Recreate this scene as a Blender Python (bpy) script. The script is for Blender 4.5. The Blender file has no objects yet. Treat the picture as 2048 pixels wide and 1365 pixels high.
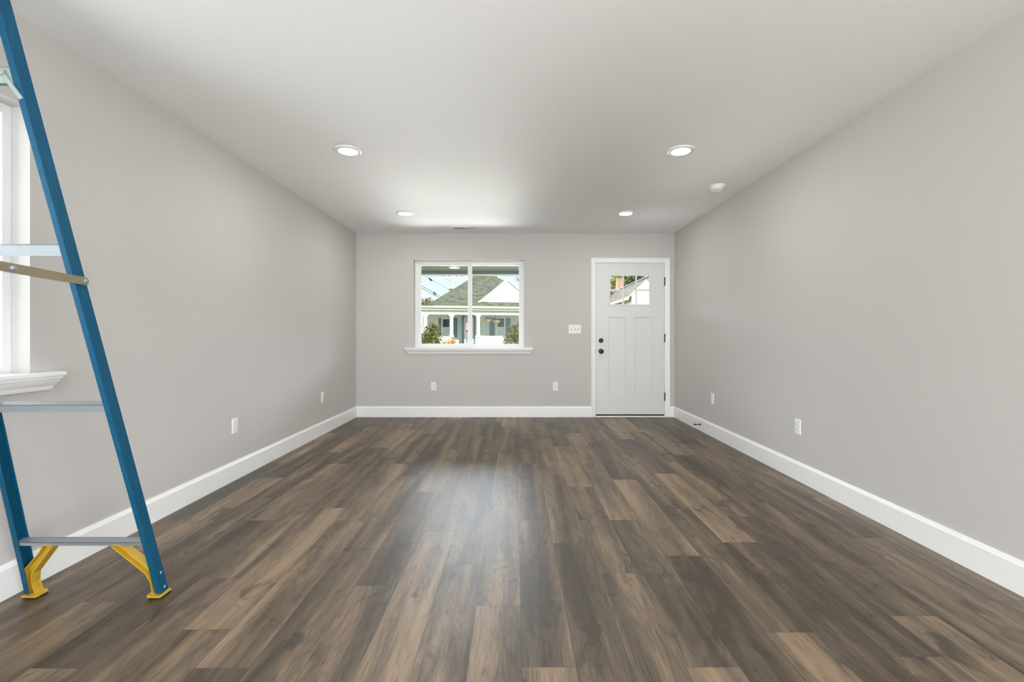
import bpy, math, random
from mathutils import Vector, Matrix
random.seed(7)
S = bpy.context.scene
COL = S.collection

# ------------------------------------------------------------------ camera
F, VX, VY, EYE = 940.0, 1029.0, 671.0, 1.084
cd = bpy.data.cameras.new('camera')
cam = bpy.data.objects.new('camera', cd)
COL.objects.link(cam)
cam.location = (0, 0, EYE)
cam.rotation_euler = (math.radians(90), 0, 0)
cd.sensor_width = 36.0
cd.lens = F / 2048 * 36.0
cd.shift_x = -(VX - 1024) / 2048
cd.shift_y = (VY - 682.5) / 2048
cd.clip_start = 0.02
S.camera = cam

# ------------------------------------------------------------------ look
S.view_settings.view_transform = 'Standard'
S.view_settings.look = 'None'
S.view_settings.gamma = 1
S.view_settings.exposure = -0.03
S.view_settings.use_curve_mapping = False
S.cycles.use_denoising = True
S.cycles.max_bounces = 12
S.cycles.diffuse_bounces = 8
S.cycles.glossy_bounces = 4
S.cycles.transparent_max_bounces = 12
S.cycles.sample_clamp_indirect = 8.0

# ------------------------------------------------------------------ world, sun, daylight and fill lamps at the windows
SUN_EL, SUN_AZ = math.radians(38), math.radians(25)     # behind the camera, over its right shoulder
W = bpy.data.worlds.new('sky'); S.world = W; W.use_nodes = True
wn = W.node_tree; wn.nodes.clear()
sky = wn.nodes.new('ShaderNodeTexSky'); sky.sky_type = 'HOSEK_WILKIE'
sky.sun_direction = (math.sin(SUN_AZ) * math.cos(SUN_EL), -math.cos(SUN_AZ) * math.cos(SUN_EL), math.sin(SUN_EL))
sky.turbidity = 2.6; sky.ground_albedo = 0.4
haze = wn.nodes.new('ShaderNodeMix'); haze.data_type = 'RGBA'; haze.inputs[0].default_value = 0.30   # thin high haze over the blue
haze.inputs[7].default_value = (1.0, 1.0, 1.0, 1)
# bright band added above the visible sky to throw glare on the floor
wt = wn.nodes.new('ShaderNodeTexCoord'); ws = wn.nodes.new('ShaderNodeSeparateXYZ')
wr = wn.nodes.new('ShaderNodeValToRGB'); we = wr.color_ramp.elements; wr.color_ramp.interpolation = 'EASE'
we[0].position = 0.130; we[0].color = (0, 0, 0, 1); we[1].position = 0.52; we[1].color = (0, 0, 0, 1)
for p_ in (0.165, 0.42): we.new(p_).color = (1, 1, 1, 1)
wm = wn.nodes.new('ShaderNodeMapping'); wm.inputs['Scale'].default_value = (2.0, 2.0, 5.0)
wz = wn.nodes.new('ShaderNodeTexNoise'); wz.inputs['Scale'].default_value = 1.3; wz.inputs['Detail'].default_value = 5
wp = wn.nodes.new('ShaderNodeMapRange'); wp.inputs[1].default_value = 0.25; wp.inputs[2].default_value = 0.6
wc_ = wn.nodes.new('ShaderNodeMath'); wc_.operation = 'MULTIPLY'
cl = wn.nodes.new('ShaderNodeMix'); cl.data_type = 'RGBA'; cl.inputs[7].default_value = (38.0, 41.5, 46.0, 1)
bg = wn.nodes.new('ShaderNodeBackground'); bg.inputs['Strength'].default_value = 1.0
sk = wn.nodes.new('ShaderNodeMix'); sk.data_type = 'RGBA'; sk.blend_type = 'MULTIPLY'; sk.inputs[0].default_value = 1; sk.inputs[7].default_value = (2.30, 2.38, 2.25, 1)
wo = wn.nodes.new('ShaderNodeOutputWorld')
WL = wn.links.new
WL(sky.outputs[0], haze.inputs[6]); WL(haze.outputs[2], sk.inputs[6]); WL(sk.outputs[2], cl.inputs[6])
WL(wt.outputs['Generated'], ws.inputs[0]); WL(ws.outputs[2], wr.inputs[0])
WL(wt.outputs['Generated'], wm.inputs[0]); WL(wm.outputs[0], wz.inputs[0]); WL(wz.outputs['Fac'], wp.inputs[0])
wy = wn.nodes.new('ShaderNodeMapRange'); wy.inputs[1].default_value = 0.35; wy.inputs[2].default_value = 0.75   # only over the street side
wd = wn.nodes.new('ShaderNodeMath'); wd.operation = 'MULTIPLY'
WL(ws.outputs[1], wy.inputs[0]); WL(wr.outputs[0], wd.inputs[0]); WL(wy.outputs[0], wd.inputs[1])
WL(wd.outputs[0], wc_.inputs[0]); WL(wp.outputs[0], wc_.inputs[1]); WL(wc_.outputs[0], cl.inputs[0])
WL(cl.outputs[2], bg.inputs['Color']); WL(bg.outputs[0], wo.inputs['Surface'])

def lamp(name, kind, loc, rot, energy, color=(1, 1, 1), size=None, size_y=None):
    d = bpy.data.lights.new(name, kind); d.energy = energy; d.color = color
    if kind == 'AREA':
        d.shape = 'RECTANGLE'; d.size = size; d.size_y = size_y
    o = bpy.data.objects.new(name, d); COL.objects.link(o)
    o.location = loc; o.rotation_euler = rot
    return o
sun = lamp('sun', 'SUN', (0, -10, 12), (0, 0, 0), 5.6, (1.0, 0.95, 0.87))
sun.data.angle = math.radians(0.6)
sun.rotation_euler = Vector(sky.sun_direction).to_track_quat('Z', 'Y').to_euler()
# daylight at the left wall window; fill lamps added at unseen glass doors behind the camera,
# and two more added outside, aimed up through the street window
lamp('fill_back', 'AREA', (0, -4.80, 1.05), (math.radians(116), 0, 0), 290, (0.98, 0.985, 1.0), 3.9, 1.9)
lamp('daylight_side', 'AREA', (-2.80, 1.30, 1.55), (math.radians(90), 0, math.radians(-90)), 46, (0.93, 0.97, 1.0), 2.1, 1.6)
lamp('fill_rear_side', 'AREA', (-2.31, -2.40, 1.05), (math.radians(106), 0, math.radians(-90)), 125, (0.96, 0.98, 1.0), 2.2, 1.9)
lamp('fill_other_side', 'AREA', (2.33, -1.50, 1.05), (math.radians(108), 0, math.radians(90)), 140, (0.98, 0.985, 1.0), 2.2, 1.9)
def aimed(name, loc, target, energy, color, sx, sy, spread):
    o = lamp(name, 'AREA', loc, (0, 0, 0), energy, color, sx, sy)
    o.rotation_euler = (Vector(loc) - Vector(target)).to_track_quat('Z', 'Y').to_euler()
    o.data.spread = math.radians(spread)
aimed('porch_fill', (-0.3, 8.2, -0.05), (-0.5, 6.3, 1.45), 38, (1.0, 0.985, 0.96), 3.2, 1.6, 52)  # lamp added on the porch to brighten the far ceiling
aimed('street_fill', (0.0, 12.5, 0.0), (0.0, 6.3, 1.55), 26, (1.0, 0.985, 0.96), 5.0, 1.2, 24)  # lamp added farther out to brighten the middle of the ceiling
LENS_STRENGTH = 150.0

# ------------------------------------------------------------------ materials
def mat(name, col, rough=0.5, spec=0.5, metal=0.0, bump=None, vary=None, coat=0.0):
    m = bpy.data.materials.new(name); m.use_nodes = True
    nt = m.node_tree; p = nt.nodes['Principled BSDF']
    p.inputs['Base Color'].default_value = (*col, 1); p.inputs['Roughness'].default_value = rough
    p.inputs['Specular IOR Level'].default_value = spec; p.inputs['Metallic'].default_value = metal
    p.inputs['Coat Weight'].default_value = coat
    if bump or vary:
        tc = nt.nodes.new('ShaderNodeTexCoord')
    if vary:                                    # (scale vector, amount)
        sc, amt = vary
        mp = nt.nodes.new('ShaderNodeMapping'); mp.inputs['Scale'].default_value = sc
        nz = nt.nodes.new('ShaderNodeTexNoise'); nz.inputs['Scale'].default_value = 1; nz.inputs['Detail'].default_value = 4
        mx = nt.nodes.new('ShaderNodeMix'); mx.data_type = 'RGBA'
        mx.inputs[6].default_value = (*[c * (1 - amt) for c in col], 1)
        mx.inputs[7].default_value = (*[min(1, c * (1 + amt)) for c in col], 1)
        nt.links.new(tc.outputs['Object'], mp.inputs['Vector']); nt.links.new(mp.outputs[0], nz.inputs['Vector'])
        nt.links.new(nz.outputs['Fac'], mx.inputs[0]); nt.links.new(mx.outputs[2], p.inputs['Base Color'])
    if bump:                                    # (scale, strength, distance)
        nz = nt.nodes.new('ShaderNodeTexNoise'); nz.inputs['Scale'].default_value = bump[0]; nz.inputs['Detail'].default_value = 3
        b = nt.nodes.new('ShaderNodeBump'); b.inputs['Strength'].default_value = bump[1]; b.inputs['Distance'].default_value = bump[2]
        nt.links.new(tc.outputs['Object'], nz.inputs['Vector']); nt.links.new(nz.outputs['Fac'], b.inputs['Height'])
        nt.links.new(b.outputs[0], p.inputs['Normal'])
    return m

def glass_mat(name, tint=(1, 1, 1)):
    m = bpy.data.materials.new(name); m.use_nodes = True
    nt = m.node_tree; nt.nodes.clear()
    t = nt.nodes.new('ShaderNodeBsdfTransparent'); t.inputs[0].default_value = (*tint, 1)
    g = nt.nodes.new('ShaderNodeBsdfGlossy'); g.inputs['Roughness'].default_value = 0.02
    fr = nt.nodes.new('ShaderNodeFresnel'); fr.inputs['IOR'].default_value = 1.14
    mx = nt.nodes.new('ShaderNodeMixShader'); o = nt.nodes.new('ShaderNodeOutputMaterial')
    nt.links.new(fr.outputs[0], mx.inputs[0]); nt.links.new(t.outputs[0], mx.inputs[1])
    nt.links.new(g.outputs[0], mx.inputs[2]); nt.links.new(mx.outputs[0], o.inputs[0])
    return m

def emit_mat(name, col, strength):
    m = bpy.data.materials.new(name); m.use_nodes = True
    p = m.node_tree.nodes['Principled BSDF']
    p.inputs['Base Color'].default_value = (0.9, 0.9, 0.9, 1)
    p.inputs['Emission Color'].default_value = (*col, 1); p.inputs['Emission Strength'].default_value = strength
    return m

def floor_mat():
    m = bpy.data.materials.new('vinyl_plank'); m.use_nodes = True
    nt = m.node_tree; N = nt.nodes; L = nt.links; p = N['Principled BSDF']
    def nd(t, **k):
        n = N.new(t)
        for a, v in k.items(): setattr(n, a, v)
        return n
    def math_(op, a, b=None, c=None):
        n = nd('ShaderNodeMath', operation=op)
        for i, v in enumerate((a, b, c)):
            if v is None: continue
            if isinstance(v, (int, float)): n.inputs[i].default_value = v
            else: L.new(v, n.inputs[i])
        return n.outputs[0]
    uv = nd('ShaderNodeUVMap', uv_map='plank'); sx = nd('ShaderNodeSeparateXYZ'); L.new(uv.outputs[0], sx.inputs[0])
    u, v = sx.outputs[0], sx.outputs[1]
    tone = nd('ShaderNodeAttribute', attribute_name='tone').outputs['Fac']
    seed = nd('ShaderNodeAttribute', attribute_name='seed').outputs['Fac']
    def noise(su, sv, det=2.0, rough=0.5, dist=0.0, zoff=0.0):
        c = nd('ShaderNodeCombineXYZ')
        L.new(math_('MULTIPLY_ADD', u, su, math_('MULTIPLY', seed, 91.0)), c.inputs[0])
        L.new(math_('MULTIPLY_ADD', v, sv, math_('MULTIPLY', seed, 57.0)), c.inputs[1])
        L.new(math_('MULTIPLY_ADD', seed, 33.0, zoff), c.inputs[2])
        n = nd('ShaderNodeTexNoise'); n.inputs['Scale'].default_value = 1
        n.inputs['Detail'].default_value = det; n.inputs['Roughness'].default_value = rough; n.inputs['Distortion'].default_value = dist
        L.new(c.outputs[0], n.inputs['Vector'])
        return n.outputs['Fac']
    band = noise(11.5, 0.85, 2.5, 0.5, 0.35)
    cloud = noise(11.0, 4.0, 3.0, 0.6, 0.5, 5.0)
    grain = noise(210.0, 7.0, 4.0, 0.65, 0.4, 9.0)
    rings = noise(7.0, 0.9, 2.0, 0.5, 0.3, 2.0)
    ring = math_('POWER', math_('ABSOLUTE', math_('SINE', math_('MULTIPLY', rings, 62.0))), 0.45)
    fine = noise(430.0, 11.0, 3.0, 0.6, 0.2, 21.0)
    knot = noise(10.0, 5.0, 2.0, 0.5, 0.8, 14.0)
    t = math_('MULTIPLY_ADD', math_('SUBTRACT', band, 0.5), 1.8, tone)
    t = math_('MULTIPLY_ADD', math_('SUBTRACT', cloud, 0.5), 0.55, t)
    t = math_('MULTIPLY_ADD', math_('SUBTRACT', grain, 0.5), 0.80, t)
    t = math_('MULTIPLY_ADD', math_('SUBTRACT', fine, 0.5), 0.80, t)
    t = math_('MULTIPLY_ADD', math_('SUBTRACT', ring, 0.78), 0.20, t)
    kn = nd('ShaderNodeMapRange'); L.new(knot, kn.inputs[0]); kn.inputs[1].default_value = 0.62; kn.inputs[2].default_value = 0.74
    kn.inputs[3].default_value = 0.0; kn.inputs[4].default_value = 0.42
    t = math_('SUBTRACT', t, kn.outputs[0])
    cr = nd('ShaderNodeValToRGB'); e = cr.color_ramp.elements
    e[0].position = 0.0; e[0].color = (0.056, 0.043, 0.029, 1)
    e[1].position = 1.0; e[1].color = (0.315, 0.222, 0.143, 1)
    for pos, c in ((0.25, (0.094, 0.070, 0.048)), (0.5, (0.146, 0.107, 0.073)), (0.75, (0.232, 0.165, 0.106))):
        k = e.new(pos); k.color = (*c, 1)
    L.new(t, cr.inputs[0])
    # joints between planks
    eu = math_('MINIMUM', u, math_('SUBTRACT', 0.1778, u)); ev = math_('MINIMUM', v, math_('SUBTRACT', 1.219, v))
    ed = math_('MINIMUM', eu, ev)
    jr = nd('ShaderNodeMapRange'); L.new(ed, jr.inputs[0]); jr.inputs[1].default_value = 0.0004; jr.inputs[2].default_value = 0.0016
    jr.inputs[3].default_value = 0.45; jr.inputs[4].default_value = 1.0
    mx = nd('ShaderNodeMix', data_type='RGBA', blend_type='MULTIPLY'); mx.inputs[0].default_value = 1
    L.new(cr.outputs[0], mx.inputs[6]); L.new(jr.outputs[0], mx.inputs[7]); L.new(mx.outputs[2], p.inputs['Base Color'])
    rr = nd('ShaderNodeMapRange'); L.new(grain, rr.inputs[0]); rr.inputs[3].default_value = 0.35; rr.inputs[4].default_value = 0.48
    L.new(rr.outputs[0], p.inputs['Roughness'])
    p.inputs['Specular IOR Level'].default_value = 0.45
    b = nd('ShaderNodeBump'); b.inputs['Strength'].default_value = 0.35; b.inputs['Distance'].default_value = 0.0012
    L.new(math_('MULTIPLY', grain, jr.outputs[0]), b.inputs['Height']); L.new(b.outputs[0], p.inputs['Normal'])
    return m

def blue_mat():
    m = mat('blue_fiberglass', (0.0040, 0.082, 0.165), 0.5, 0.22, vary=((160, 160, 7), 0.35))
    return m

def shingle_mat(name, col):
    m = bpy.data.materials.new(name); m.use_nodes = True
    nt = m.node_tree; p = nt.nodes['Principled BSDF']; p.inputs['Roughness'].default_value = 0.95; p.inputs['Specular IOR Level'].default_value = 0.1
    tc = nt.nodes.new('ShaderNodeTexCoord'); mp = nt.nodes.new('ShaderNodeMapping'); mp.inputs['Scale'].default_value = (2.2, 2.2, 7.0)
    nz = nt.nodes.new('ShaderNodeTexNoise'); nz.inputs['Scale'].default_value = 1.2; nz.inputs['Detail'].default_value = 6; nz.inputs['Roughness'].default_value = 0.75
    cr = nt.nodes.new('ShaderNodeValToRGB'); e = cr.color_ramp.elements
    e[0].position = 0.36; e[0].color = (*[c * 0.45 for c in col], 1); e[1].position = 0.66; e[1].color = (*[min(1, c * 1.5) for c in col], 1)
    nt.links.new(tc.outputs['Object'], mp.inputs[0]); nt.links.new(mp.outputs[0], nz.inputs[0]); nt.links.new(nz.outputs['Fac'], cr.inputs[0])
    nt.links.new(cr.outputs[0], p.inputs['Base Color'])
    return m

def lap_mat(name, col, pitch=0.11):                     # lap siding: grooves along z
    m = bpy.data.materials.new(name); m.use_nodes = True
    nt = m.node_tree; p = nt.nodes['Principled BSDF']; p.inputs['Roughness'].default_value = 0.6
    p.inputs['Base Color'].default_value = (*col, 1)
    tc = nt.nodes.new('ShaderNodeTexCoord'); s = nt.nodes.new('ShaderNodeSeparateXYZ'); nt.links.new(tc.outputs['Object'], s.inputs[0])
    d = nt.nodes.new('ShaderNodeMath'); d.operation = 'DIVIDE'; d.inputs[1].default_value = pitch; nt.links.new(s.outputs[2], d.inputs[0])
    f = nt.nodes.new('ShaderNodeMath'); f.operation = 'FRACT'; nt.links.new(d.outputs[0], f.inputs[0])
    b = nt.nodes.new('ShaderNodeBump'); b.inputs['Strength'].default_value = 1; b.inputs['Distance'].default_value = 0.02
    nt.links.new(f.outputs[0], b.inputs['Height']); nt.links.new(b.outputs[0], p.inputs['Normal'])
    return m

def brick_mat(name):
    m = bpy.data.materials.new(name); m.use_nodes = True
    nt = m.node_tree; p = nt.nodes['Principled BSDF']; p.inputs['Roughness'].default_value = 0.9
    tc = nt.nodes.new('ShaderNodeTexCoord'); b = nt.nodes.new('ShaderNodeTexBrick')
    b.inputs['Color1'].default_value = (0.55, 0.20, 0.10, 1); b.inputs['Color2'].default_value = (0.66, 0.28, 0.15, 1)
    b.inputs['Mortar'].default_value = (0.55, 0.48, 0.40, 1); b.inputs['Scale'].default_value = 4
    mp = nt.nodes.new('ShaderNodeMapping'); mp.inputs['Rotation'].default_value = (math.radians(90), 0, 0)
    nt.links.new(tc.outputs['Object'], mp.inputs[0]); nt.links.new(mp.outputs[0], b.inputs[0]); nt.links.new(b.outputs[0], p.inputs['Base Color'])
    return m

def leaf_mat(name, c1, c2):
    m = bpy.data.materials.new(name); m.use_nodes = True
    nt = m.node_tree; p = nt.nodes['Principled BSDF']; p.inputs['Roughness'].default_value = 0.7
    a = nt.nodes.new('ShaderNodeAttribute'); a.attribute_name = 'leaf'
    mx = nt.nodes.new('ShaderNodeMix'); mx.data_type = 'RGBA'; mx.inputs[6].default_value = (*c1, 1); mx.inputs[7].default_value = (*c2, 1)
    nt.links.new(a.outputs['Fac'], mx.inputs[0]); nt.links.new(mx.outputs[2], p.inputs['Base Color'])
    return m

M = dict(
    wall=mat('greige_wall_paint', (0.590, 0.571, 0.553), 0.65, 0.25, bump=(190, 0.10, 0.002)),
    ceiling=mat('white_ceiling_paint', (0.89, 0.89, 0.885), 0.8, 0.2, bump=(150, 0.10, 0.002)),
    trim=mat('white_semigloss_paint', (0.92, 0.925, 0.925), 0.35, 0.5),
    door=mat('white_door_paint', (0.75, 0.758, 0.75), 0.38, 0.5),
    vinyl=mat('white_vinyl', (0.85, 0.86, 0.87), 0.35, 0.5),
    plastic=mat('white_plastic', (0.86, 0.86, 0.84), 0.35, 0.5),
    slot=mat('dark_slot', (0.09, 0.085, 0.08), 0.6),
    black=mat('black_hardware', (0.012, 0.012, 0.012), 0.35, 0.5),
    rubber=mat('black_rubber', (0.015, 0.015, 0.015), 0.85, 0.2),
    floor=floor_mat(), slab=mat('concrete_slab', (0.45, 0.44, 0.42), 0.9),
    glass=glass_mat('window_glass', (0.97, 0.985, 0.98)),
    blue=blue_mat(),
    alu=mat('aluminium', (0.33, 0.36, 0.39), 0.42, 0.4, 0.45, vary=((3, 60, 60), 0.12)),
    galv=mat('galvanized_steel', (0.36, 0.43, 0.41), 0.5, 0.35, 0.2, vary=((40, 40, 40), 0.2)),
    zinc=mat('yellow_zinc_steel', (0.40, 0.345, 0.24), 0.4, 0.5, 0.8, vary=((30, 12, 30), 0.2)),
    yellow=mat('yellow_plastic', (0.60, 0.39, 0.030), 0.45, 0.5, vary=((20, 20, 20), 0.15)),
    lens=emit_mat('lit_lens', (1.0, 0.985, 0.96), LENS_STRENGTH),
    duct=mat('duct_metal', (0.12, 0.12, 0.12), 0.6),
    porch_ceiling=mat('grey_porch_paint', (0.16, 0.19, 0.18), 0.30, 0.5, bump=(3.5, 0.25, 0.02)),
    porch_beam=mat('porch_beam_paint', (0.13, 0.16, 0.19), 0.5), cream=mat('cream_trim', (0.80, 0.74, 0.55), 0.5),
    concrete=mat('porch_concrete', (0.42, 0.42, 0.41), 0.9, 0.2, vary=((4, 4, 4), 0.15)),
    lawn=mat('lawn_ground', (0.16, 0.17, 0.06), 0.95, 0.1, vary=((1.5, 1.5, 1.5), 0.4)),
    shingle=shingle_mat('grey_green_shingle', (0.150, 0.165, 0.130)), brown_shingle=shingle_mat('brown_shingle', (0.185, 0.145, 0.115)),
    house_white=mat('white_house_paint', (0.84, 0.85, 0.84), 0.6), siding=lap_mat('pale_green_siding', (0.68, 0.74, 0.69)),
    gable_siding=lap_mat('white_gable_siding', (0.86, 0.86, 0.85), 0.12),
    teal=mat('teal_paint', (0.10, 0.22, 0.25), 0.5), dark_glass=mat('dark_window_glass', (0.03, 0.045, 0.055), 0.08, 0.6),
    shade_cloth=mat('pale_window_shade', (0.55, 0.62, 0.63), 0.7),
    brick=brick_mat('orange_brick'), bark=mat('grey_brown_bark', (0.20, 0.15, 0.10), 0.9, 0.1, vary=((6, 6, 1.5), 0.3)),
    pole_wood=mat('weathered_pole_wood', (0.62, 0.60, 0.54), 0.9, 0.1, vary=((8, 8, 0.8), 0.2)),
    wire=mat('black_cable', (0.02, 0.025, 0.03), 0.6), basket=mat('coir_basket', (0.60, 0.45, 0.27), 0.9),
    flag_red=mat('red_cloth', (0.60, 0.05, 0.05), 0.8), flag_white=mat('white_cloth', (0.82, 0.80, 0.78), 0.8),
    green_leaf=leaf_mat('green_leaves', (0.035, 0.065, 0.012), (0.22, 0.25, 0.05)),
    twig_leaf=leaf_mat('brown_twigs', (0.085, 0.075, 0.03), (0.25, 0.225, 0.11)),
    orange_leaf=leaf_mat('orange_leaves', (0.50, 0.18, 0.03), (0.75, 0.42, 0.10)),
    blossom=leaf_mat('white_blossom', (0.55, 0.50, 0.42), (0.90, 0.88, 0.85)),
    dark_leaf=leaf_mat('dark_evergreen', (0.015, 0.035, 0.012), (0.05, 0.09, 0.03)),
    yellow_leaf=leaf_mat('yellow_green_leaves', (0.16, 0.20, 0.03), (0.48, 0.46, 0.12)),
    basket_leaf=leaf_mat('trailing_leaves', (0.10, 0.10, 0.03), (0.40, 0.26, 0.12)),
)

# ------------------------------------------------------------------ builders
def props(o, label=None, cat=None, group=None, kind=None):
    if label: o['label'] = label
    if cat: o['category'] = cat
    if group: o['group'] = group
    if kind: o['kind'] = kind
    return o

def thing(name, label, cat, loc=(0, 0, 0), rz=0.0, group=None, kind=None):
    o = bpy.data.objects.new(name, None); COL.objects.link(o)
    o.empty_display_size = 0.05
    o.location = loc; o.rotation_euler = (0, 0, rz)
    return props(o, label, cat, group, kind)

class MB:
    def __init__(self, xf=None):
        self.v = []; self.f = []; self.xf = xf; self.mi = []; self.cur = 0
    def add(self, vs, fs):
        b = len(self.v)
        if self.xf: vs = [self.xf(*p) for p in vs]
        self.v += [tuple(p) for p in vs]
        for f in fs:
            self.f.append([b + i for i in f]); self.mi.append(self.cur)
        return self
    def box(self, x0, x1, y0, y1, z0, z1):
        x0, x1 = sorted((x0, x1)); y0, y1 = sorted((y0, y1)); z0, z1 = sorted((z0, z1))
        vs = [(x, y, z) for z in (z0, z1) for y in (y0, y1) for x in (x0, x1)]
        return self.add(vs, [(0, 2, 3, 1), (4, 5, 7, 6), (0, 1, 5, 4), (2, 6, 7, 3), (0, 4, 6, 2), (1, 3, 7, 5)])
    def prism(self, pts, axis, a, b):                    # outline extruded along an axis; pts are the two other coordinates in x,y,z order
        n = len(pts)
        def put(p, t):
            return {'x': (t, p[0], p[1]), 'y': (p[0], t, p[1]), 'z': (p[0], p[1], t)}[axis]
        vs = [put(p, a) for p in pts] + [put(p, b) for p in pts]
        fs = [tuple(range(n - 1, -1, -1)), tuple(range(n, 2 * n))] + [(i, (i + 1) % n, n + (i + 1) % n, n + i) for i in range(n)]
        return self.add(vs, fs)
    def loft(self, A, B):                                # two matching outlines in 3-D
        n = len(A)
        return self.add(list(A) + list(B), [tuple(range(n - 1, -1, -1)), tuple(range(n, 2 * n))] + [(i, (i + 1) % n, n + (i + 1) % n, n + i) for i in range(n)])
    def tube(self, p0, p1, r0, r1=None, n=10):
        r1 = r0 if r1 is None else r1
        p0 = Vector(p0); p1 = Vector(p1); d = (p1 - p0).normalized()
        a = d.orthogonal().normalized(); b = d.cross(a)
        ring = lambda p, r: [tuple(p + (a * math.cos(t) + b * math.sin(t)) * r) for t in [2 * math.pi * i / n for i in range(n)]]
        return self.loft(ring(p0, r0), ring(p1, r1))
    def path(self, pts, r, n=6):
        for p, q in zip(pts, pts[1:]): self.tube(p, q, r, r, n)
        return self
    def lathe(self, prof, c, axis='z', n=40):            # prof: (radius, height) from one end to the other
        vs = []; fs = []
        for r, h in prof:
            for i in range(n):
                t = 2 * math.pi * i / n; a, b = r * math.cos(t), r * math.sin(t)
                q = {'z': (a, b, h), 'y': (a, h, b), 'x': (h, a, b)}[axis]
                vs.append((c[0] + q[0], c[1] + q[1], c[2] + q[2]))
        for k in range(len(prof) - 1):
            for i in range(n):
                j = (i + 1) % n
                fs.append((k * n + i, k * n + j, (k + 1) * n + j, (k + 1) * n + i))
        fs.append(tuple(range(n - 1, -1, -1))); fs.append(tuple((len(prof) - 1) * n + i for i in range(n)))
        return self.add(vs, fs)
    def build(self, name, mats, parent=None, bevel=0.0, smooth=False, local=False, seg=2):
        me = bpy.data.meshes.new(name)
        off = Vector((0, 0, 0))
        if parent is not None and not local:
            r = parent
            while r.parent: r = r.parent
            off = Vector(r.location)
        vs = [tuple(Vector(p) - off) for p in self.v]
        me.from_pydata(vs, [], self.f)
        mats = mats if isinstance(mats, (list, tuple)) else [mats]
        for m in mats: me.materials.append(m)
        if len(mats) > 1: me.polygons.foreach_set('material_index', self.mi)
        import bmesh
        bm = bmesh.new(); bm.from_mesh(me); bmesh.ops.recalc_face_normals(bm, faces=bm.faces); bm.to_mesh(me); bm.free()
        o = bpy.data.objects.new(name, me); COL.objects.link(o)
        if parent is not None: o.parent = parent
        if bevel:
            b = o.modifiers.new('edge', 'BEVEL'); b.width = bevel; b.segments = seg; b.limit_method = 'ANGLE'; b.angle_limit = math.radians(35)
        if smooth:
            me.polygons.foreach_set('use_smooth', [True] * len(me.polygons))
            try:
                me.set_sharp_from_angle(angle=math.radians(40))
            except Exception: pass
        me.update()
        return o

def copy_tree(o, parent=None):
    c = o.copy(); COL.objects.link(c); c.parent = parent
    for ch in list(o.children): copy_tree(ch, c)
    return c

def structure(o, label, cat):
    return props(o, label, cat, kind='structure')

def wall_panel(name, axis, p0, p1, a0, a1, z0, z1, holes, m, label):
    """a wall between planes p0..p1 of the given axis, running a0..a1, with rectangular holes (a, a, z, z)"""
    As = sorted({a0, a1, *[h[0] for h in holes], *[h[1] for h in holes]})
    Zs = sorted({z0, z1, *[h[2] for h in holes], *[h[3] for h in holes]})
    def put(p, a, z): return (p, a, z) if axis == 'x' else (a, p, z)
    inhole = lambda a, z: any(h[0] < a < h[1] and h[2] < z < h[3] for h in holes)
    idx = {}; vs = []; fs = []
    def V(p, a, z):
        k = (p, round(a, 5), round(z, 5))
        if k not in idx: idx[k] = len(vs); vs.append(put(p, a, z))
        return idx[k]
    solid = lambda i, j: 0 <= i < len(As) - 1 and 0 <= j < len(Zs) - 1 and not inhole((As[i] + As[i + 1]) / 2, (Zs[j] + Zs[j + 1]) / 2)
    for i in range(len(As) - 1):
        for j in range(len(Zs) - 1):
            if not solid(i, j): continue
            a, b, c, d = As[i], As[i + 1], Zs[j], Zs[j + 1]
            for p in (p0, p1): fs.append([V(p, a, c), V(p, b, c), V(p, b, d), V(p, a, d)])
            if not solid(i - 1, j): fs.append([V(p0, a, c), V(p1, a, c), V(p1, a, d), V(p0, a, d)])
            if not solid(i + 1, j): fs.append([V(p0, b, c), V(p1, b, c), V(p1, b, d), V(p0, b, d)])
            if not solid(i, j - 1): fs.append([V(p0, a, c), V(p1, a, c), V(p1, b, c), V(p0, b, c)])
            if not solid(i, j + 1): fs.append([V(p0, a, d), V(p1, a, d), V(p1, b, d), V(p0, b, d)])
    mb = MB(); mb.add(vs, fs)
    o = mb.build(name, m)
    return structure(o, label, 'wall')

# ------------------------------------------------------------------ room shell
XL, XR, YF, YB, H = -2.10, 2.12, 6.23, -4.5, 2.44
WIN = (-1.335, 0.133, 0.90, 2.081)                       # opening in the front wall
DOOR = (1.062, 2.010, 0.0, 2.055)
SIDE = (0.57, 2.037, 0.90, 2.074)                        # opening in the left wall
REAR_SIDE = (-2.60, -0.40, 0.06, 2.08)                   # unseen glass doors added for light in the side walls, behind the camera
REAR_LEFT = (-3.50, -1.30, 0.06, 2.08)
BACK = (-1.95, 1.95, 0.06, 2.20)

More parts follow.
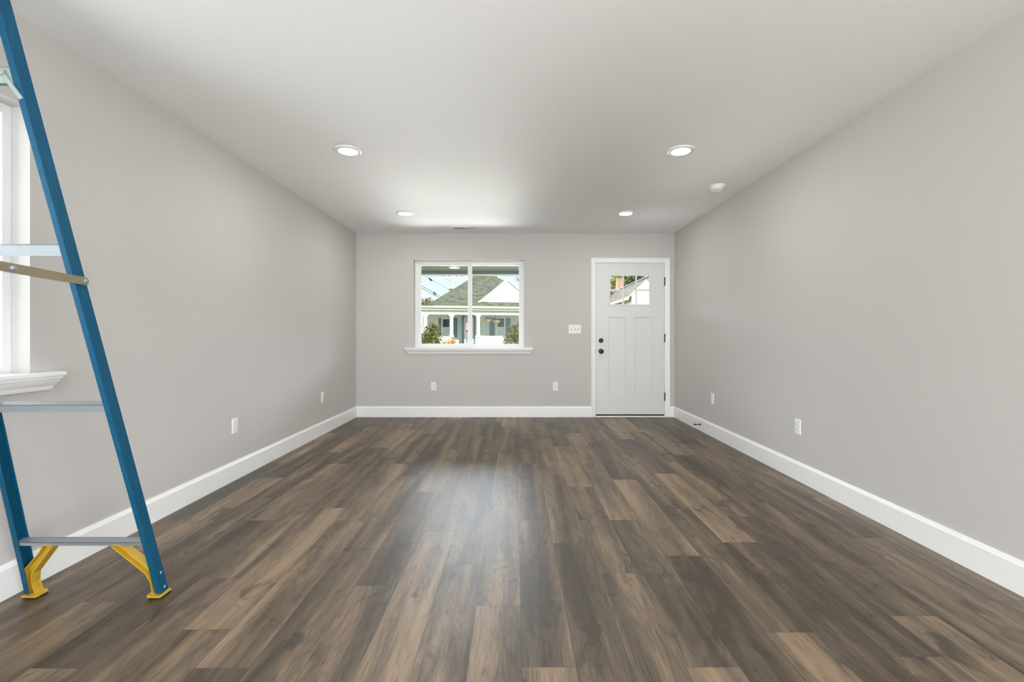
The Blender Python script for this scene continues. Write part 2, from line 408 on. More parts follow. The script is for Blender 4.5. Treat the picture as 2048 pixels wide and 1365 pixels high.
def build_floor():
    offs = {-12: .32, -11: 1.14, -10: .69, -9: .31, -8: .875, -7: .51, -6: .31, -5: 1.17, -4: .815, -3: .15, -2: 1.0, -1: .665,
            0: .315, 1: .01, 2: .92, 3: .315, 4: 1.09, 5: .495, 6: .02, 7: .365, 8: .595, 9: 1.0, 10: .07, 11: .70}
    # tones seen in the photograph, keyed by (row, plank start)
    T = {}
    D, Mi, L_, T_ = .27, .46, .58, .74
    seen = {(-12, 3.98): (T_, D), (-11, 3.58): (D, T_), (-10, 5.57): (D, T_), (-10, 4.34): (T_, D), (-9, 1.53): (D, .62), (-9, 2.75): (T_, D),
            (-8, 4.53): (T_, D), (-8, 5.76): (D, T_), (-7, 1.724): (T_, Mi), (-7, 2.94): (D, T_), (-7, 4.18): (T_, D), (-7, 5.39): (D, T_),
            (-6, 1.53): (Mi, D), (-5, 2.38): (Mi, .36), (-5, 6.05): (T_, D), (-4, 2.03): (D, L_), (-4, 3.25): (L_, D), (-3, 2.58): (Mi, L_),
            (-3, 5.03): (D, Mi), (-2, 2.22): (Mi, .33), (-2, 3.43): (D, Mi), (-1, 1.88): (Mi, Mi), (-1, 3.10): (L_, Mi), (-1, 4.32): (D, L_),
            (-1, 5.54): (T_, D), (0, 1.53): (.33, T_), (0, 2.75): (.4, .4), (0, 5.19): (L_, D), (1, 2.45): (L_, D), (2, 2.13): (Mi, Mi),
            (2, 3.35): (T_, .36), (2, 4.58): (D, .85), (3, 1.53): (D, T_), (3, 2.75): (L_, D), (3, 3.98): (.8, Mi), (3, 5.19): (D, .85),
            (4, 2.31): (.8, D), (4, 3.53): (D, .8), (5, 1.71): (D, .8), (5, 2.93): (.4, D), (6, 2.45): (.85, D), (6, 3.67): (D, .85),
            (6, 4.9): (T_, D), (7, 2.8): (Mi, D), (7, 5.25): (T_, D), (8, 1.81): (D, T_), (8, 3.03): (D, T_), (9, 3.44): (L_, D),
            (10, 2.51): (D, .62), (10, 3.73): (Mi, D)}
    votes = {}
    for (r, y), (up, lo) in seen.items():
        k = round((y - offs[r]) / 1.219)
        votes.setdefault((r, k), []).append(up); votes.setdefault((r, k - 1), []).append(lo)
    mb = MB(); uvs = []; tones = []; seeds = []
    rnd = random.Random(3)
    for r in range(-12, 12):
        x0 = 0.025 + 0.1778 * r
        for k in range(-6, 7):
            y0 = offs[r] + 1.219 * k; y1 = y0 + 1.219
            a, b = max(x0, XL), min(x0 + 0.1778, XR); c, d = max(y0, YB), min(y1, YF)
            tn = rnd.choice((.27, .33, .40, .46, .52, .62)); sd = rnd.random()
            if a >= b or c >= d: continue
            if (r, k) in votes: tn = sum(votes[(r, k)]) / len(votes[(r, k)])
            mb.add([(a, c, 0), (b, c, 0), (b, d, 0), (a, d, 0)], [(0, 1, 2, 3)])
            uvs += [(a - x0, c - y0), (b - x0, c - y0), (b - x0, d - y0), (a - x0, d - y0)]
            tones.append(.47 + (tn - .47) * .85); seeds.append(sd)
    nplank = len(tones)
    mb.cur = 1
    mb.box(XL - .2, XR + .2, YB - .2, YF + .18, -0.30, -0.004)
    me = bpy.data.meshes.new('floor'); me.from_pydata(mb.v, [], mb.f)
    me.materials.append(M['floor']); me.materials.append(M['slab'])
    me.polygons.foreach_set('material_index', mb.mi)
    ul = me.uv_layers.new(name='plank')
    for i, q in enumerate(uvs): ul.data[i].uv = q
    at = me.attributes.new('tone', 'FLOAT', 'FACE'); sa = me.attributes.new('seed', 'FLOAT', 'FACE')
    for i in range(len(me.polygons)):
        at.data[i].value = tones[i] if i < nplank else 0.3; sa.data[i].value = seeds[i] if i < nplank else 0.0
    o = bpy.data.objects.new('floor', me); COL.objects.link(o)
    structure(o, 'brown wood-look vinyl plank floor with mixed dark and tan boards', 'floor')
build_floor()

structure(MB().box(XL - .2, XR + .2, YB - .2, YF + .18, H, H + .2).build('ceiling', M['ceiling']), 'smooth white flat ceiling over the whole room', 'ceiling')
wall_panel('wall_front', 'y', YF, YF + .18, XL, XR, 0, H, [WIN, DOOR], M['wall'], 'greige wall that holds the window and the white door')
wall_panel('wall_left', 'x', XL - .18, XL, YB, YF + .18, 0, H, [SIDE, REAR_LEFT], M['wall'], 'plain greige wall behind the blue ladder')
wall_panel('wall_right', 'x', XR, XR + .18, YB, YF + .18, 0, H, [REAR_SIDE], M['wall'], 'plain greige wall with the black door stop')
wall_panel('wall_back', 'y', YB - .18, YB, XL, XR, 0, H, [BACK], M['wall'], 'greige wall behind the camera with a wide glazed opening added for light')

# baseboards: flat board with a small sloped cap
BT, BH = 0.015, 0.142
cap = [(0, 0), (BT, 0), (BT, BH - .020), (BT - .004, BH - .014), (0.006, BH), (0, BH)]
def base_run(mb, side, a, b):
    if side == 'left': mb.prism([(XL + u, z) for u, z in cap], 'y', a, b)
    if side == 'right': mb.prism([(XR - u, z) for u, z in cap], 'y', a, b)
    if side == 'front': mb.prism([(YF - u, z) for u, z in cap], 'x', a, b)
    if side == 'back': mb.prism([(YB + u, z) for u, z in cap], 'x', a, b)
for side, runs, lab in (('left', [(YB, -3.50), (-1.30, YF)], 'white baseboard along the wall behind the ladder'),
                        ('right', [(YB, -2.60), (-0.40, YF)], 'white baseboard that carries the black door stop'),
                        ('front', [(XL + BT, 1.016), (2.056, XR - BT)], 'white baseboard below the window, broken by the door'),
                        ('back', [(XL + BT, -1.95), (1.95, XR - BT)], 'white baseboard on the wall behind the camera')):
    mb = MB()
    for a, b in runs: base_run(mb, side, a, b)
    structure(mb.build('baseboard_' + side, M['trim']), lab, 'baseboard')

# ------------------------------------------------------------------ windows
def frame_boxes(mb, x0, x1, z0, z1, w, y0, y1, bot=None, top=None):
    bot = w if bot is None else bot; top = w if top is None else top
    mb.box(x0, x0 + w, y0, y1, z0, z1); mb.box(x1 - w, x1, y0, y1, z0, z1)
    mb.box(x0 + w, x1 - w, y0, y1, z0, z0 + bot); mb.box(x0 + w, x1 - w, y0, y1, z1 - top, z1)
    return mb

def slider_window(name, width, height, label, xform):
    """two-light slider in local axes: x along the wall, y outward from the room face, z from the stool"""
    root = thing(name, label, 'window', kind='structure')
    w0, w1 = -width / 2, width / 2
    d0, d1 = 0.080, 0.160
    frame_boxes(MB(), w0, w1, -0.02, height, 0.038, d0, d1, bot=.045, top=.040).build('window_frame', M['vinyl'], root, bevel=.002, local=True)
    mid = 0.0
    s = MB(); frame_boxes(s, w0 + .034, mid + .030, .020, height - .034, .044, d0 + .014, d0 + .040, bot=.030, top=.024)
    sash = s.build('sash', M['vinyl'], root, bevel=.002, local=True)
    MB().box(mid - .008, mid + .003, d0 + .006, d0 + .014, .12, height - .30).build('pull_rail', M['vinyl'], sash, local=True)
    MB().box(mid - .010, mid + .006, d0 - .004, d0 + .014, height * .20, height * .20 + .05).build('latch', M['vinyl'], sash, bevel=.002, local=True)
    MB().box(w0 + .076, mid - .012, d0 + .025, d0 + .029, .048, height - .056).build('pane', M['glass'], sash, local=True)
    s = MB(); frame_boxes(s, mid - .030, w1 - .034, .020, height - .034, .040, d0 + .044, d0 + .070, bot=.024, top=.020)
    fx = s.build('fixed_sash', M['vinyl'], root, bevel=.002, local=True)
    MB().box(mid + .008, w1 - .072, d0 + .055, d0 + .059, .042, height - .052).build('pane', M['glass'], fx, local=True)
    # stool with horns and an apron with mitred ends
    horn, proj = 0.115, 0.052
    MB().prism([(w0 - horn, -proj), (w1 + horn, -proj), (w1 + horn, 0.0), (w1, 0.0), (w1, d0), (w0, d0), (w0, 0.0), (w0 - horn, 0.0)], 'z', -.020, 0.0)\
        .build('window_sill', M['trim'], root, bevel=.004, local=True, seg=3)
    prof = [(-.044, -.020), (-.044, -.030), (-.040, -.034), (-.034, -.046), (-.024, -.060), (-.019, -.062), (-.019, -.068), (-.016, -.080), (0, -.080), (0, -.020)]
    a0, a1 = w0 - .070, w1 + .070
    A = []; B = []
    for y, z in prof:
        A.append((a0 - (-y) * .75, y, z)); B.append((a1 + (-y) * .75, y, z))
    MB().loft(A, B).build('apron', M['trim'], root, local=True)
    root.matrix_world = xform
    return root
wc = (WIN[0] + WIN[1]) / 2
slider_window('window_1', WIN[1] - WIN[0], WIN[3] - .92, 'white two-light slider window with deep sill facing the street',
              Matrix.Translation((wc, YF, .92)))
sc_ = (SIDE[0] + SIDE[1]) / 2
slider_window('window_2', SIDE[1] - SIDE[0], SIDE[3] - .92, 'white window with moulded sill behind the blue ladder',
              Matrix.Translation((XL, sc_, .92)) @ Matrix.Rotation(math.radians(90), 4, 'Z'))

# wide glazed door added for light in the unseen wall behind the camera
w3 = thing('added_window_3', 'wide white glazed sliding door added for light in the wall behind the camera', 'window', (0, YB - .09, .06), kind='structure')
mb = MB(); frame_boxes(mb, BACK[0], BACK[1], BACK[2], BACK[3], .06, YB - .12, YB - .05); mb.box(-.04, .04, YB - .12, YB - .05, BACK[2] + .06, BACK[3] - .06)
mb.build('window_frame', M['vinyl'], w3, bevel=.003)
for a, b in ((BACK[0] + .06, -.04), (.04, BACK[1] - .06)):
    MB().box(a, b, YB - .088, YB - .082, BACK[2] + .06, BACK[3] - .06).build('pane', M['glass'], w3)

def side_glass_door(name, label, x0, hole):
    """added door of two fixed lights in the wall whose room face is at x0"""
    sg = 1 if x0 > 0 else -1
    a, b, c, d = hole
    r = thing(name, label, 'window', (x0 + sg * .09, (a + b) / 2, c), kind='structure')
    xa, xb = x0 + sg * .09, x0 + sg * .15
    mb = MB()
    mb.box(xa, xb, a, a + .05, c, d); mb.box(xa, xb, b - .05, b, c, d); mb.box(xa, xb, a + .05, b - .05, c, c + .05); mb.box(xa, xb, a + .05, b - .05, d - .05, d)
    mb.box(xa, xb, (a + b) / 2 - .03, (a + b) / 2 + .03, c + .05, d - .05)
    mb.build('window_frame', M['vinyl'], r, bevel=.003)
    for p, q in ((a + .05, (a + b) / 2 - .03), ((a + b) / 2 + .03, b - .05)):
        MB().box(x0 + sg * .118, x0 + sg * .122, p, q, c + .05, d - .05).build('pane', M['glass'], r)
side_glass_door('added_window_4', 'wide glazed door added for light in the wall with the door stop, behind the camera', XR, REAR_SIDE)
side_glass_door('added_window_5', 'wide glazed door added for light in the ladder wall, behind the camera', XL, REAR_LEFT)

# ------------------------------------------------------------------ front door
def build_door():
    root = thing('door_1', 'white craftsman front door with a six-light window and black hardware', 'door', (1.534, YF + .02, 0), kind='structure')
    x0, x1, z0, z1 = 1.080, 1.988, 0.034, 2.038
    yf, t = YF + .006, .044
    gx0, gx1, gz0, gz1 = 1.262, 1.795, 1.486, 1.882
    pan = [(1.249, 1.473, .266, 1.325), (1.598, 1.826, .266, 1.325)]
    holes = [(gx0, gx1, gz0, gz1)] + pan
    As = sorted({x0, x1, *[h[0] for h in holes], *[h[1] for h in holes]}); Zs = sorted({z0, z1, *[h[2] for h in holes], *[h[3] for h in holes]})
    mb = MB()
    for i in range(len(As) - 1):
        for j in range(len(Zs) - 1):
            a, b, c, d = As[i], As[i + 1], Zs[j], Zs[j + 1]; m_ = ((a + b) / 2, (c + d) / 2)
            inside = [k for k, h in enumerate(holes) if h[0] < m_[0] < h[1] and h[2] < m_[1] < h[3]]
            if inside and inside[0] == 0: continue
            if inside: continue
            mb.add([(a, yf, c), (b, yf, c), (b, yf, d), (a, yf, d)], [(0, 1, 2, 3)])
            mb.add([(a, yf + t, c), (b, yf + t, c), (b, yf + t, d), (a, yf + t, d)], [(3, 2, 1, 0)])
    mb.add([(x0, yf, z0), (x1, yf, z0), (x1, yf + t, z0), (x0, yf + t, z0)], [(0, 1, 2, 3)])
    mb.add([(x0, yf, z1), (x1, yf, z1), (x1, yf + t, z1), (x0, yf + t, z1)], [(0, 1, 2, 3)])
    for x in (x0, x1): mb.add([(x, yf, z0), (x, yf, z1), (x, yf + t, z1), (x, yf + t, z0)], [(0, 1, 2, 3)])
    def ring(h, d, inset, close):
        a, b, c, e = h
        P = [(a, yf, c), (b, yf, c), (b, yf, e), (a, yf, e)]; Q = [(a + inset, yf + d, c + inset), (b - inset, yf + d, c + inset), (b - inset, yf + d, e - inset), (a + inset, yf + d, e - inset)]
        mb.add(P + Q, [(i, (i + 1) % 4, 4 + (i + 1) % 4, 4 + i) for i in range(4)] + ([(4, 5, 6, 7)] if close else []))
    for h in pan: ring(h, .011, .006, True)
    ring(holes[0], t, 0.0, False)
    slab = mb.build('door_leaf', M['door'], root)
    # glazing: frame, muntins, glass
    fr = MB(); frame_boxes(fr, gx0 - .018, gx1 + .018, gz0 - .018, gz1 + .018, .027, yf - .006, yf + .012)
    lf = fr.build('glazing_frame', M['door'], slab, bevel=.003)
    mm = MB()
    for x in (1.441, 1.6165): mm.box(x - .0095, x + .0095, yf + .002, yf + .020, gz0, gz1)
    mm.box(gx0, gx1, yf + .003, yf + .019, 1.684 - .0095, 1.684 + .0095)
    mm.build('muntins', M['door'], slab)
    MB().box(gx0, gx1, yf + .024, yf + .028, gz0, gz1).build('pane', M['glass'], slab)
    kx = 1.148
    MB().lathe([(.031, 0), (.031, -.006), (.028, -.010), (.022, -.012), (.021, -.016), (.0, -.017)], (kx, yf, 1.0145), 'y').build('deadbolt', M['black'], slab, smooth=True)
    MB().box(kx - .016, kx + .016, yf - .030, yf - .014, 1.0145 - .005, 1.0145 + .005).build('thumb_turn', M['black'], slab, bevel=.002)
    MB().lathe([(.0335, 0), (.0335, -.006), (.030, -.010), (.012, -.012), (.012, -.030), (.020, -.036), (.027, -.046), (.028, -.054), (.024, -.063), (.012, -.068), (.0, -.069)],
               (kx, yf, .872), 'y').build('door_knob', M['black'], slab, smooth=True)
    MB().box(x0 - .003, x0 + .001, yf - .001, yf + .02, .845, .905).build('strike_plate', M['black'], root)
    for zc in (1.797, 1.046, .268):
        h = MB(); h.tube((1.9935, yf - .006, zc - .052), (1.9935, yf - .006, zc + .052), .0085, n=14)
        h.tube((1.9935, yf - .006, zc + .052), (1.9935, yf - .006, zc + .058), .006, .003, n=14); h.tube((1.9935, yf - .006, zc - .058), (1.9935, yf - .006, zc - .052), .003, .006, n=14)
        h.box(1.987, 1.9995, yf - .004, yf + .012, zc - .051, zc + .051)
        h.build('hinge', M['black'], root, smooth=True)
    # jamb, stop, threshold, sweep, casing
    j = MB(); j.box(DOOR[0], x0 - .003, YF, YF + .175, 0, DOOR[3]); j.box(x1 + .003, DOOR[1], YF, YF + .175, 0, DOOR[3]); j.box(x0 - .003, x1 + .003, YF, YF + .175, z1 + .003, DOOR[3])
    j.box(x0 - .003, x0 + .012, yf + t + .002, yf + t + .03, z0, z1); j.box(x1 - .012, x1 + .003, yf + t + .002, yf + t + .03, z0, z1); j.box(x0, x1, yf + t + .002, yf + t + .03, z1 - .012, z1 + .003)
    j.build('door_frame', M['trim'], root)
    MB().prism([(YF - .012, 0), (YF + .17, 0), (YF + .17, .016), (YF + .04, .016), (YF + .0, .015), (YF - .012, .010)], 'x', x0 - .002, x1 + .002).build('threshold', M['trim'], root)
    MB().box(x0 + .001, x1 - .001, yf + .004, yf + t - .004, .0165, .0360).build('door_sweep', M['rubber'], root)
    c = MB(); co, ci = .017, .010
    prof = [(0, 0), (0, -.017), (.012, -.017), (.018, -.014), (.040, -.011), (.048, -.013), (.058, -.009), (.058, 0)]    # from the outer edge inward
    def side(xo, sgn, zt):
        pts = [(xo + sgn * u, YF + d) for u, d in prof]
        A = [(p[0], p[1], 0) for p in pts]; B = [(p[0], p[1], zt - abs(p[0] - xo)) for p in pts]
        c.loft(A, B)
    zt = 2.106
    side(1.016, 1, zt); side(2.056, -1, zt)
    A = [(1.016 + u, YF + d, zt - u) for u, d in prof]; B = [(2.056 - u, YF + d, zt - u) for u, d in prof]
    c.loft(A, B)
    c.build('door_casing', M['trim'], root)
build_door()

# ------------------------------------------------------------------ wall plates
def outlet(label):
    r = thing('wall_outlet', label, 'outlet', group='white duplex wall outlets')
    w, h = .035, .0575
    MB().loft([(-w, 0, -h), (w, 0, -h), (w, 0, h), (-w, 0, h)], [(-w + .004, -.006, -h + .004), (w - .004, -.006, -h + .004), (w - .004, -.006, h - .004), (-w + .004, -.006, h - .004)])\
        .build('cover_plate', M['plastic'], r, local=True)
    for zc in (.0195, -.0195):
        pts = []
        for i in range(20):
            t = 2 * math.pi * i / 20
            pts.append((max(-.0165, min(.0165, .0195 * math.cos(t))), zc + max(-.0140, min(.0140, .0185 * math.sin(t)))))
        rc = MB().prism(pts, 'y', -.006, -.0085).build('receptacle', M['plastic'], r, local=True)
        s = MB(); s.box(-.0075, -.0050, -.0089, -.006, zc - .001, zc + .0085); s.box(.0050, .0075, -.0089, -.006, zc - .000, zc + .0075)
        s.tube((0, -.0089, zc - .0075), (0, -.006, zc - .0075), .0028, n=10)
        s.build('slots', M['slot'], rc, local=True)
    MB().lathe([(.003, -.006), (.003, -.0072), (.0, -.0075)], (0, 0, 0), 'y', 12).build('screw', M['plastic'], r, local=True)
    return r
proto = None
for lab, loc, rz in (
        ('white wall outlet low on the wall directly below the street window', (-1.071, YF, .406), 0),
        ('white wall outlet low between the street window and the white door', (.544, YF, .408), 0),
        ('white wall outlet on the ladder wall, the one closer to the ladder', (XL, 3.525, .405), math.radians(90)),
        ('white wall outlet on the ladder wall, closest to the window wall corner', (XL, 5.14, .406), math.radians(90)),
        ('white wall outlet just beyond the black door stop, near the door corner', (XR, 5.035, .404), math.radians(-90)),
        ('white wall outlet on the door stop wall, the one farther from the door', (XR, 3.513, .400), math.radians(-90))):
    o = outlet(lab) if proto is None else copy_tree(proto)
    proto = proto or o
    o['label'] = lab; o.location = loc; o.rotation_euler = (0, 0, rz)

sw = thing('light_switch', 'white triple toggle light switch plate beside the front door', 'light switch', (.7995, YF, 1.1635))
w, h = .0835, .0605
MB().loft([(-w, 0, -h), (w, 0, -h), (w, 0, h), (-w, 0, h)], [(-w + .004, -.006, -h + .004), (w - .004, -.006, -h + .004), (w - .004, -.006, h - .004), (-w + .004, -.006, h - .004)]).build('cover_plate', M['plastic'], sw, local=True)
for i in (-1, 0, 1):
    x = i * .046
    MB().box(x - .0055, x + .0055, -.0066, -.005, -.012, .012).build('toggle_slot', M['slot'], sw, local=True)
    MB().loft([(x - .0042, -.006, -.006), (x + .0042, -.006, -.006), (x + .0042, -.006, .006), (x - .0042, -.006, .006)],
              [(x - .0036, -.017, .004), (x + .0036, -.017, .004), (x + .0036, -.016, .0095), (x - .0036, -.016, .0095)]).build('toggle', M['plastic'], sw, local=True)
    for z in (.030, -.030):
        MB().lathe([(.003, -.006), (.003, -.0072), (.0, -.0075)], (x, 0, z), 'y', 10).build('screw', M['plastic'], sw, local=True)

# ------------------------------------------------------------------ ceiling fittings
def downlight(label):
    r = thing('recessed_light', label, 'ceiling light', group='recessed ceiling lights')
    MB().lathe([(.098, 0), (.098, -.004), (.094, -.009), (.080, -.012), (.067, -.012), (.066, -.004), (.066, 0)], (0, 0, 0), 'z', 64).build('trim_ring', M['plastic'], r, smooth=True, local=True)
    MB().lathe([(.0655, -.003), (.0655, -.0112), (.056, -.0130), (.030, -.0142), (.0, -.0146)], (0, 0, 0), 'z', 64).build('lens', M['lens'], r, smooth=True, local=True)
    return r
proto = None
for lab, loc in (('lit recessed ceiling light over the ladder side, farther from the window', (-1.218, 3.44, H)),
                 ('lit recessed ceiling light over the ladder side, nearer the street window', (-1.212, 5.20, H)),
                 ('lit recessed ceiling light on the smoke detector side, farther from the door', (1.217, 3.44, H)),
                 ('lit recessed ceiling light on the smoke detector side, nearer the front door', (1.232, 5.20, H))):
    o = downlight(lab) if proto is None else copy_tree(proto)
    proto = proto or o
    o['label'] = lab; o.location = loc

sd = thing('smoke_detector', 'round white smoke detector on the ceiling near the bare wall', 'smoke detector', (1.838, 4.26, H))
MB().lathe([(.070, 0), (.070, -.010), (.066, -.013)], (0, 0, 0), 'z', 48).build('mounting_plate', M['plastic'], sd, smooth=True, local=True)
MB().lathe([(.060, -.012), (.062, -.016), (.060, -.030), (.052, -.042), (.040, -.046), (.038, -.043), (.018, -.043), (.016, -.047), (.0, -.047)], (0, 0, 0), 'z', 48).build('body', M['plastic'], sd, smooth=True, local=True)
sl = MB()
for i in range(16):
    t = 2 * math.pi * i / 16
    sl.tube((.0595 * math.cos(t), .0595 * math.sin(t), -.028), (.0535 * math.cos(t), .0535 * math.sin(t), -.040), .0018, n=6)
sl.build('sensor_slots', M['slot'], sd, local=True)

vt = thing('ceiling_vent', 'white slotted air vent in the ceiling above the window', 'air vent', (-.626, 5.935, H))
vw, vd = .168, .082
fr = MB()
for (a, b, c, d) in ((-vw, vw, -vd, -.052), (-vw, vw, .052, vd), (-vw, -.140, -.052, .052), (.140, vw, -.052, .052), (-.006, .006, -.052, .052)):
    fr.box(a, b, c, d, -.007, 0)
fr.build('vent_frame', M['plastic'], vt, bevel=.002, local=True)
MB().box(-.140, .140, -.052, .052, -.0006, 0).build('duct_opening', M['duct'], vt, local=True)
lv = MB()
for i in range(24):
    x = -.134 + i * .01165
    if abs(x) < .009: continue
    tilt = .005 if x > 0 else -.005
    lv.loft([(x - .0012, -.052, -.006), (x + .0012, -.052, -.006), (x + .0012 + tilt, -.052, -.001), (x - .0012 + tilt, -.052, -.001)],
            [(x - .0012, .052, -.006), (x + .0012, .052, -.006), (x + .0012 + tilt, .052, -.001), (x - .0012 + tilt, .052, -.001)])
lv.build('louvers', M['plastic'], vt, local=True)

ds = thing('door_stop', 'small black rigid door stop screwed into the white baseboard', 'door stop', (XR - BT, 5.32, .074))
MB().lathe([(.013, 0), (.013, -.004), (.007, -.008), (.005, -.012), (.005, -.058), (.006, -.060)], (0, 0, 0), 'x', 20).build('rod', M['black'], ds, smooth=True, local=True)
MB().lathe([(.0075, -.058), (.0095, -.060), (.0095, -.070), (.0075, -.074), (.0, -.074)], (0, 0, 0), 'x', 20).build('rubber_tip', M['rubber'], ds, smooth=True, local=True)

# ------------------------------------------------------------------ step ladder
def build_ladder():
    XC, Y0, Z0 = -1.735, 1.955, 0.018
    K, A = -0.243, 0.055                        # lean and taper of the rear section per metre of height
    HWR = 0.280                                 # half width of the rear section at the foot
    KF, YF0, HWF, AF = 0.335, 0.60, 0.300, 0.062
    ZT = 2.235
    root = thing('step_ladder', 'blue fiberglass step ladder with yellow feet standing open by the wall', 'ladder', (XC, 1.30, 0))
    def rear(side, u, y, z):                    # u: inward from the outer web face, y: depth across the rail, z: height
        return (XC + side * (HWR - A * z - u), Y0 + y + K * z, Z0 + z)
    def front(side, u, y, z):
        return (XC + side * (HWF - AF * z - u), YF0 + y + KF * z, Z0 + z)
    def channel(fn, side, w, fl, t, z0, z1):
        pr = [(0, -w / 2), (fl, -w / 2), (fl, -w / 2 + t), (t, -w / 2 + t), (t, w / 2 - t), (fl, w / 2 - t), (fl, w / 2), (0, w / 2)]
        mb = MB()
        mb.loft([fn(side, u, y, z0) for u, y in pr], [fn(side, u, y, z1) for u, y in pr])
        return mb
    WR, FR = .046, .021
    for side in (1, -1):
        rl = channel(rear, side, WR, FR, .0035, 0.0, ZT - .03).build('rear_rail', M['blue'], root, bevel=.0018)
        for z in (.020, .086):
            p = rear(side, 0, .006, z); q = rear(side, -.003, .006, z)
            MB().tube(p, q, .006, .004, n=12).build('rivet', M['alu'], rl)
        channel(front, side, .076, .028, .004, 0.0, ZT - .03).build('front_rail', M['blue'], root, bevel=.002)
    # horizontal bars of the rear section
    def bar(z, hgt, dep, name, m, ext=.002):
        t = .0025
        za, zb = z - hgt, z
        mb = MB()
        y0, y1 = -dep / 2, dep / 2
        # inverted U leaning with the rails: front skirt, top, back skirt
        def blk(ya, yb, zc, zd):
            pts = [(ya, zc), (yb, zc), (yb, zd), (ya, zd)]
            lean = lambda y, zz: zz + .236 * y
            mb.loft([rear(-1, ext, y, lean(y, zz)) for y, zz in pts], [rear(1, ext, y, lean(y, zz)) for y, zz in pts])
        blk(y0, y0 + t, za, zb); blk(y1 - t, y1, za, zb); blk(y0, y1, zb - t, zb)
        return mb.build(name, m, root)
    bar(.240, .014, .036, 'cross_bar', M['alu'], .004)
    bar(.812, .028, .038, 'cross_bar', M['alu'], .004)
    bar(1.380, .037, .038, 'cross_bar', M['alu'], .004)
    top_bar = bar(1.912, .045, .038, 'cross_bar', M['galv'], .004)
    # knee braces under the topmost bar
    for side in (1, -1):
        a = Vector(rear(side, .046, -.024, 1.890)); b = Vector(rear(side, .006, -.024, 1.815))
        d = (b - a).normalized(); n = Vector((d.z, 0, -d.x)) * .0065
        mb = MB(); o = Vector((0, -.004, 0))
        mb.loft([tuple(a + n), tuple(a - n), tuple(b - n), tuple(b + n)], [tuple(a + n + o), tuple(a - n + o), tuple(b - n + o), tuple(b + n + o)])
        mb.lathe([(.0105, 0), (.0105, -.005), (.005, -.007), (0, -.007)], tuple(a + Vector((0, -.001, 0))), 'y', 16)
        mb.build('knee_brace', M['galv'], root)
    # spreaders on the outside of the rails, hinged at mid length
    zs = 1.257
    for side in (1, -1):
        a = Vector(rear(side, -.004, .012, zs)); c = Vector(front(side, -.004, -.02, zs + .03))
        m_ = a.lerp(c, .38)
        def flat(p, q, h, th, sx, name):
            ox = Vector((side * th, 0, 0)); up = Vector((0, 0, h / 2))
            s0 = Vector((side * sx, 0, 0))
            pr = []
            mb = MB()
            P = [p + s0 - up, p + s0 + up, p + s0 + up + ox, p + s0 - up + ox]; Q = [q + s0 - up, q + s0 + up, q + s0 + up + ox, q + s0 - up + ox]
            mb.loft([tuple(v) for v in P], [tuple(v) for v in Q])
            # rolled lip along the lower edge
            lip = Vector((0, 0, .005)); lo = ox * 2.6
            P = [p + s0 - up, p + s0 - up + lip, p + s0 - up + lip + lo, p + s0 - up + lo]; Q = [q + s0 - up, q + s0 - up + lip, q + s0 - up + lip + lo, q + s0 - up + lo]
            mb.loft([tuple(v) for v in P], [tuple(v) for v in Q])
            mb.lathe([(h / 2, 0), (h / 2, side * th)], tuple(p + s0), 'x', 24)
            return mb.build(name, M['zinc'], root)
        e = Vector((0, 0.05, 0))
        b1 = flat(a, m_ - (a - m_).normalized() * .02, .029, .003, 0, 'spreader_bar')
        b2 = flat(c, m_ + (a - m_).normalized() * .09, .029, .003, .0032, 'spreader_bar')
        MB().lathe([(.008, 0), (.008, side * .003), (.004, side * .006), (0, side * .006)], tuple(a + Vector((side * .003, 0, 0))), 'x', 16).build('rivet', M['alu'], b1, smooth=True)
        MB().lathe([(.009, 0), (.009, side * .004), (.0055, side * .008), (0, side * .008)], tuple(m_ + Vector((side * .0062, 0, 0))), 'x', 16).build('hinge_bolt', M['alu'], b2, smooth=True)
    # yellow shoes with a knee brace up to the lowest bar
    def offset_outline(pts, d):
        out = []
        n = len(pts)
        for i in range(n):
            p0, p1, p2 = Vector(pts[i - 1]), Vector(pts[i]), Vector(pts[(i + 1) % n])
            e1 = (p1 - p0).normalized(); e2 = (p2 - p1).normalized()
            n1 = Vector((-e1.y, e1.x)); n2 = Vector((-e2.y, e2.x)); b = (n1 + n2)
            b = b / max(.3, b.dot(n1)) if b.length > 1e-6 else n1
            out.append(tuple(p1 + b * d))
        return out
    outline = [(.0040, -.004), (.040, -.004), (.0345, .050), (.045, .092), (.150, .216), (.145, .2255), (.112, .2255), (.092, .194), (.024, .122), (.0040, .112)]
    for side in (1, -1):
        inner = offset_outline(outline, .0035)
        mb = MB()
        y0, y1 = -WR / 2 + .004, WR / 2 - .004
        n = len(outline)
        Rf = lambda p, y: rear(side, p[0], y, p[1])
        # rim
        for i in range(n):
            j = (i + 1) % n
            mb.loft([Rf(outline[i], y0), Rf(outline[j], y0), Rf(inner[j], y0), Rf(inner[i], y0)], [Rf(outline[i], y1), Rf(outline[j], y1), Rf(inner[j], y1), Rf(inner[i], y1)])
        # web plate at mid depth
        mb.loft([Rf(p, y1 - .016) for p in outline], [Rf(p, y1 - .012) for p in outline])
        # foot plate
        fp = [(-.004, -.034), (.050, -.034), (.056, -.026), (.056, .020), (.040, .030), (-.004, .030)]
        mb.loft([rear(side, u, y, -.011) for u, y in fp], [rear(side, u, y, -.002) for u, y in fp])
        sh = mb.build('yellow_shoe', M['yellow'], root, bevel=.0012)
        t = MB(); t.loft([rear(side, u * .92 + .002, y * .92, -.018) for u, y in fp], [rear(side, u * .92 + .002, y * .92, -.0105) for u, y in fp])
        t.build('rubber_tread', M['rubber'], sh)
        # front shoes
        fp = [(-.004, -.045), (.060, -.045), (.060, .045), (-.004, .045)]
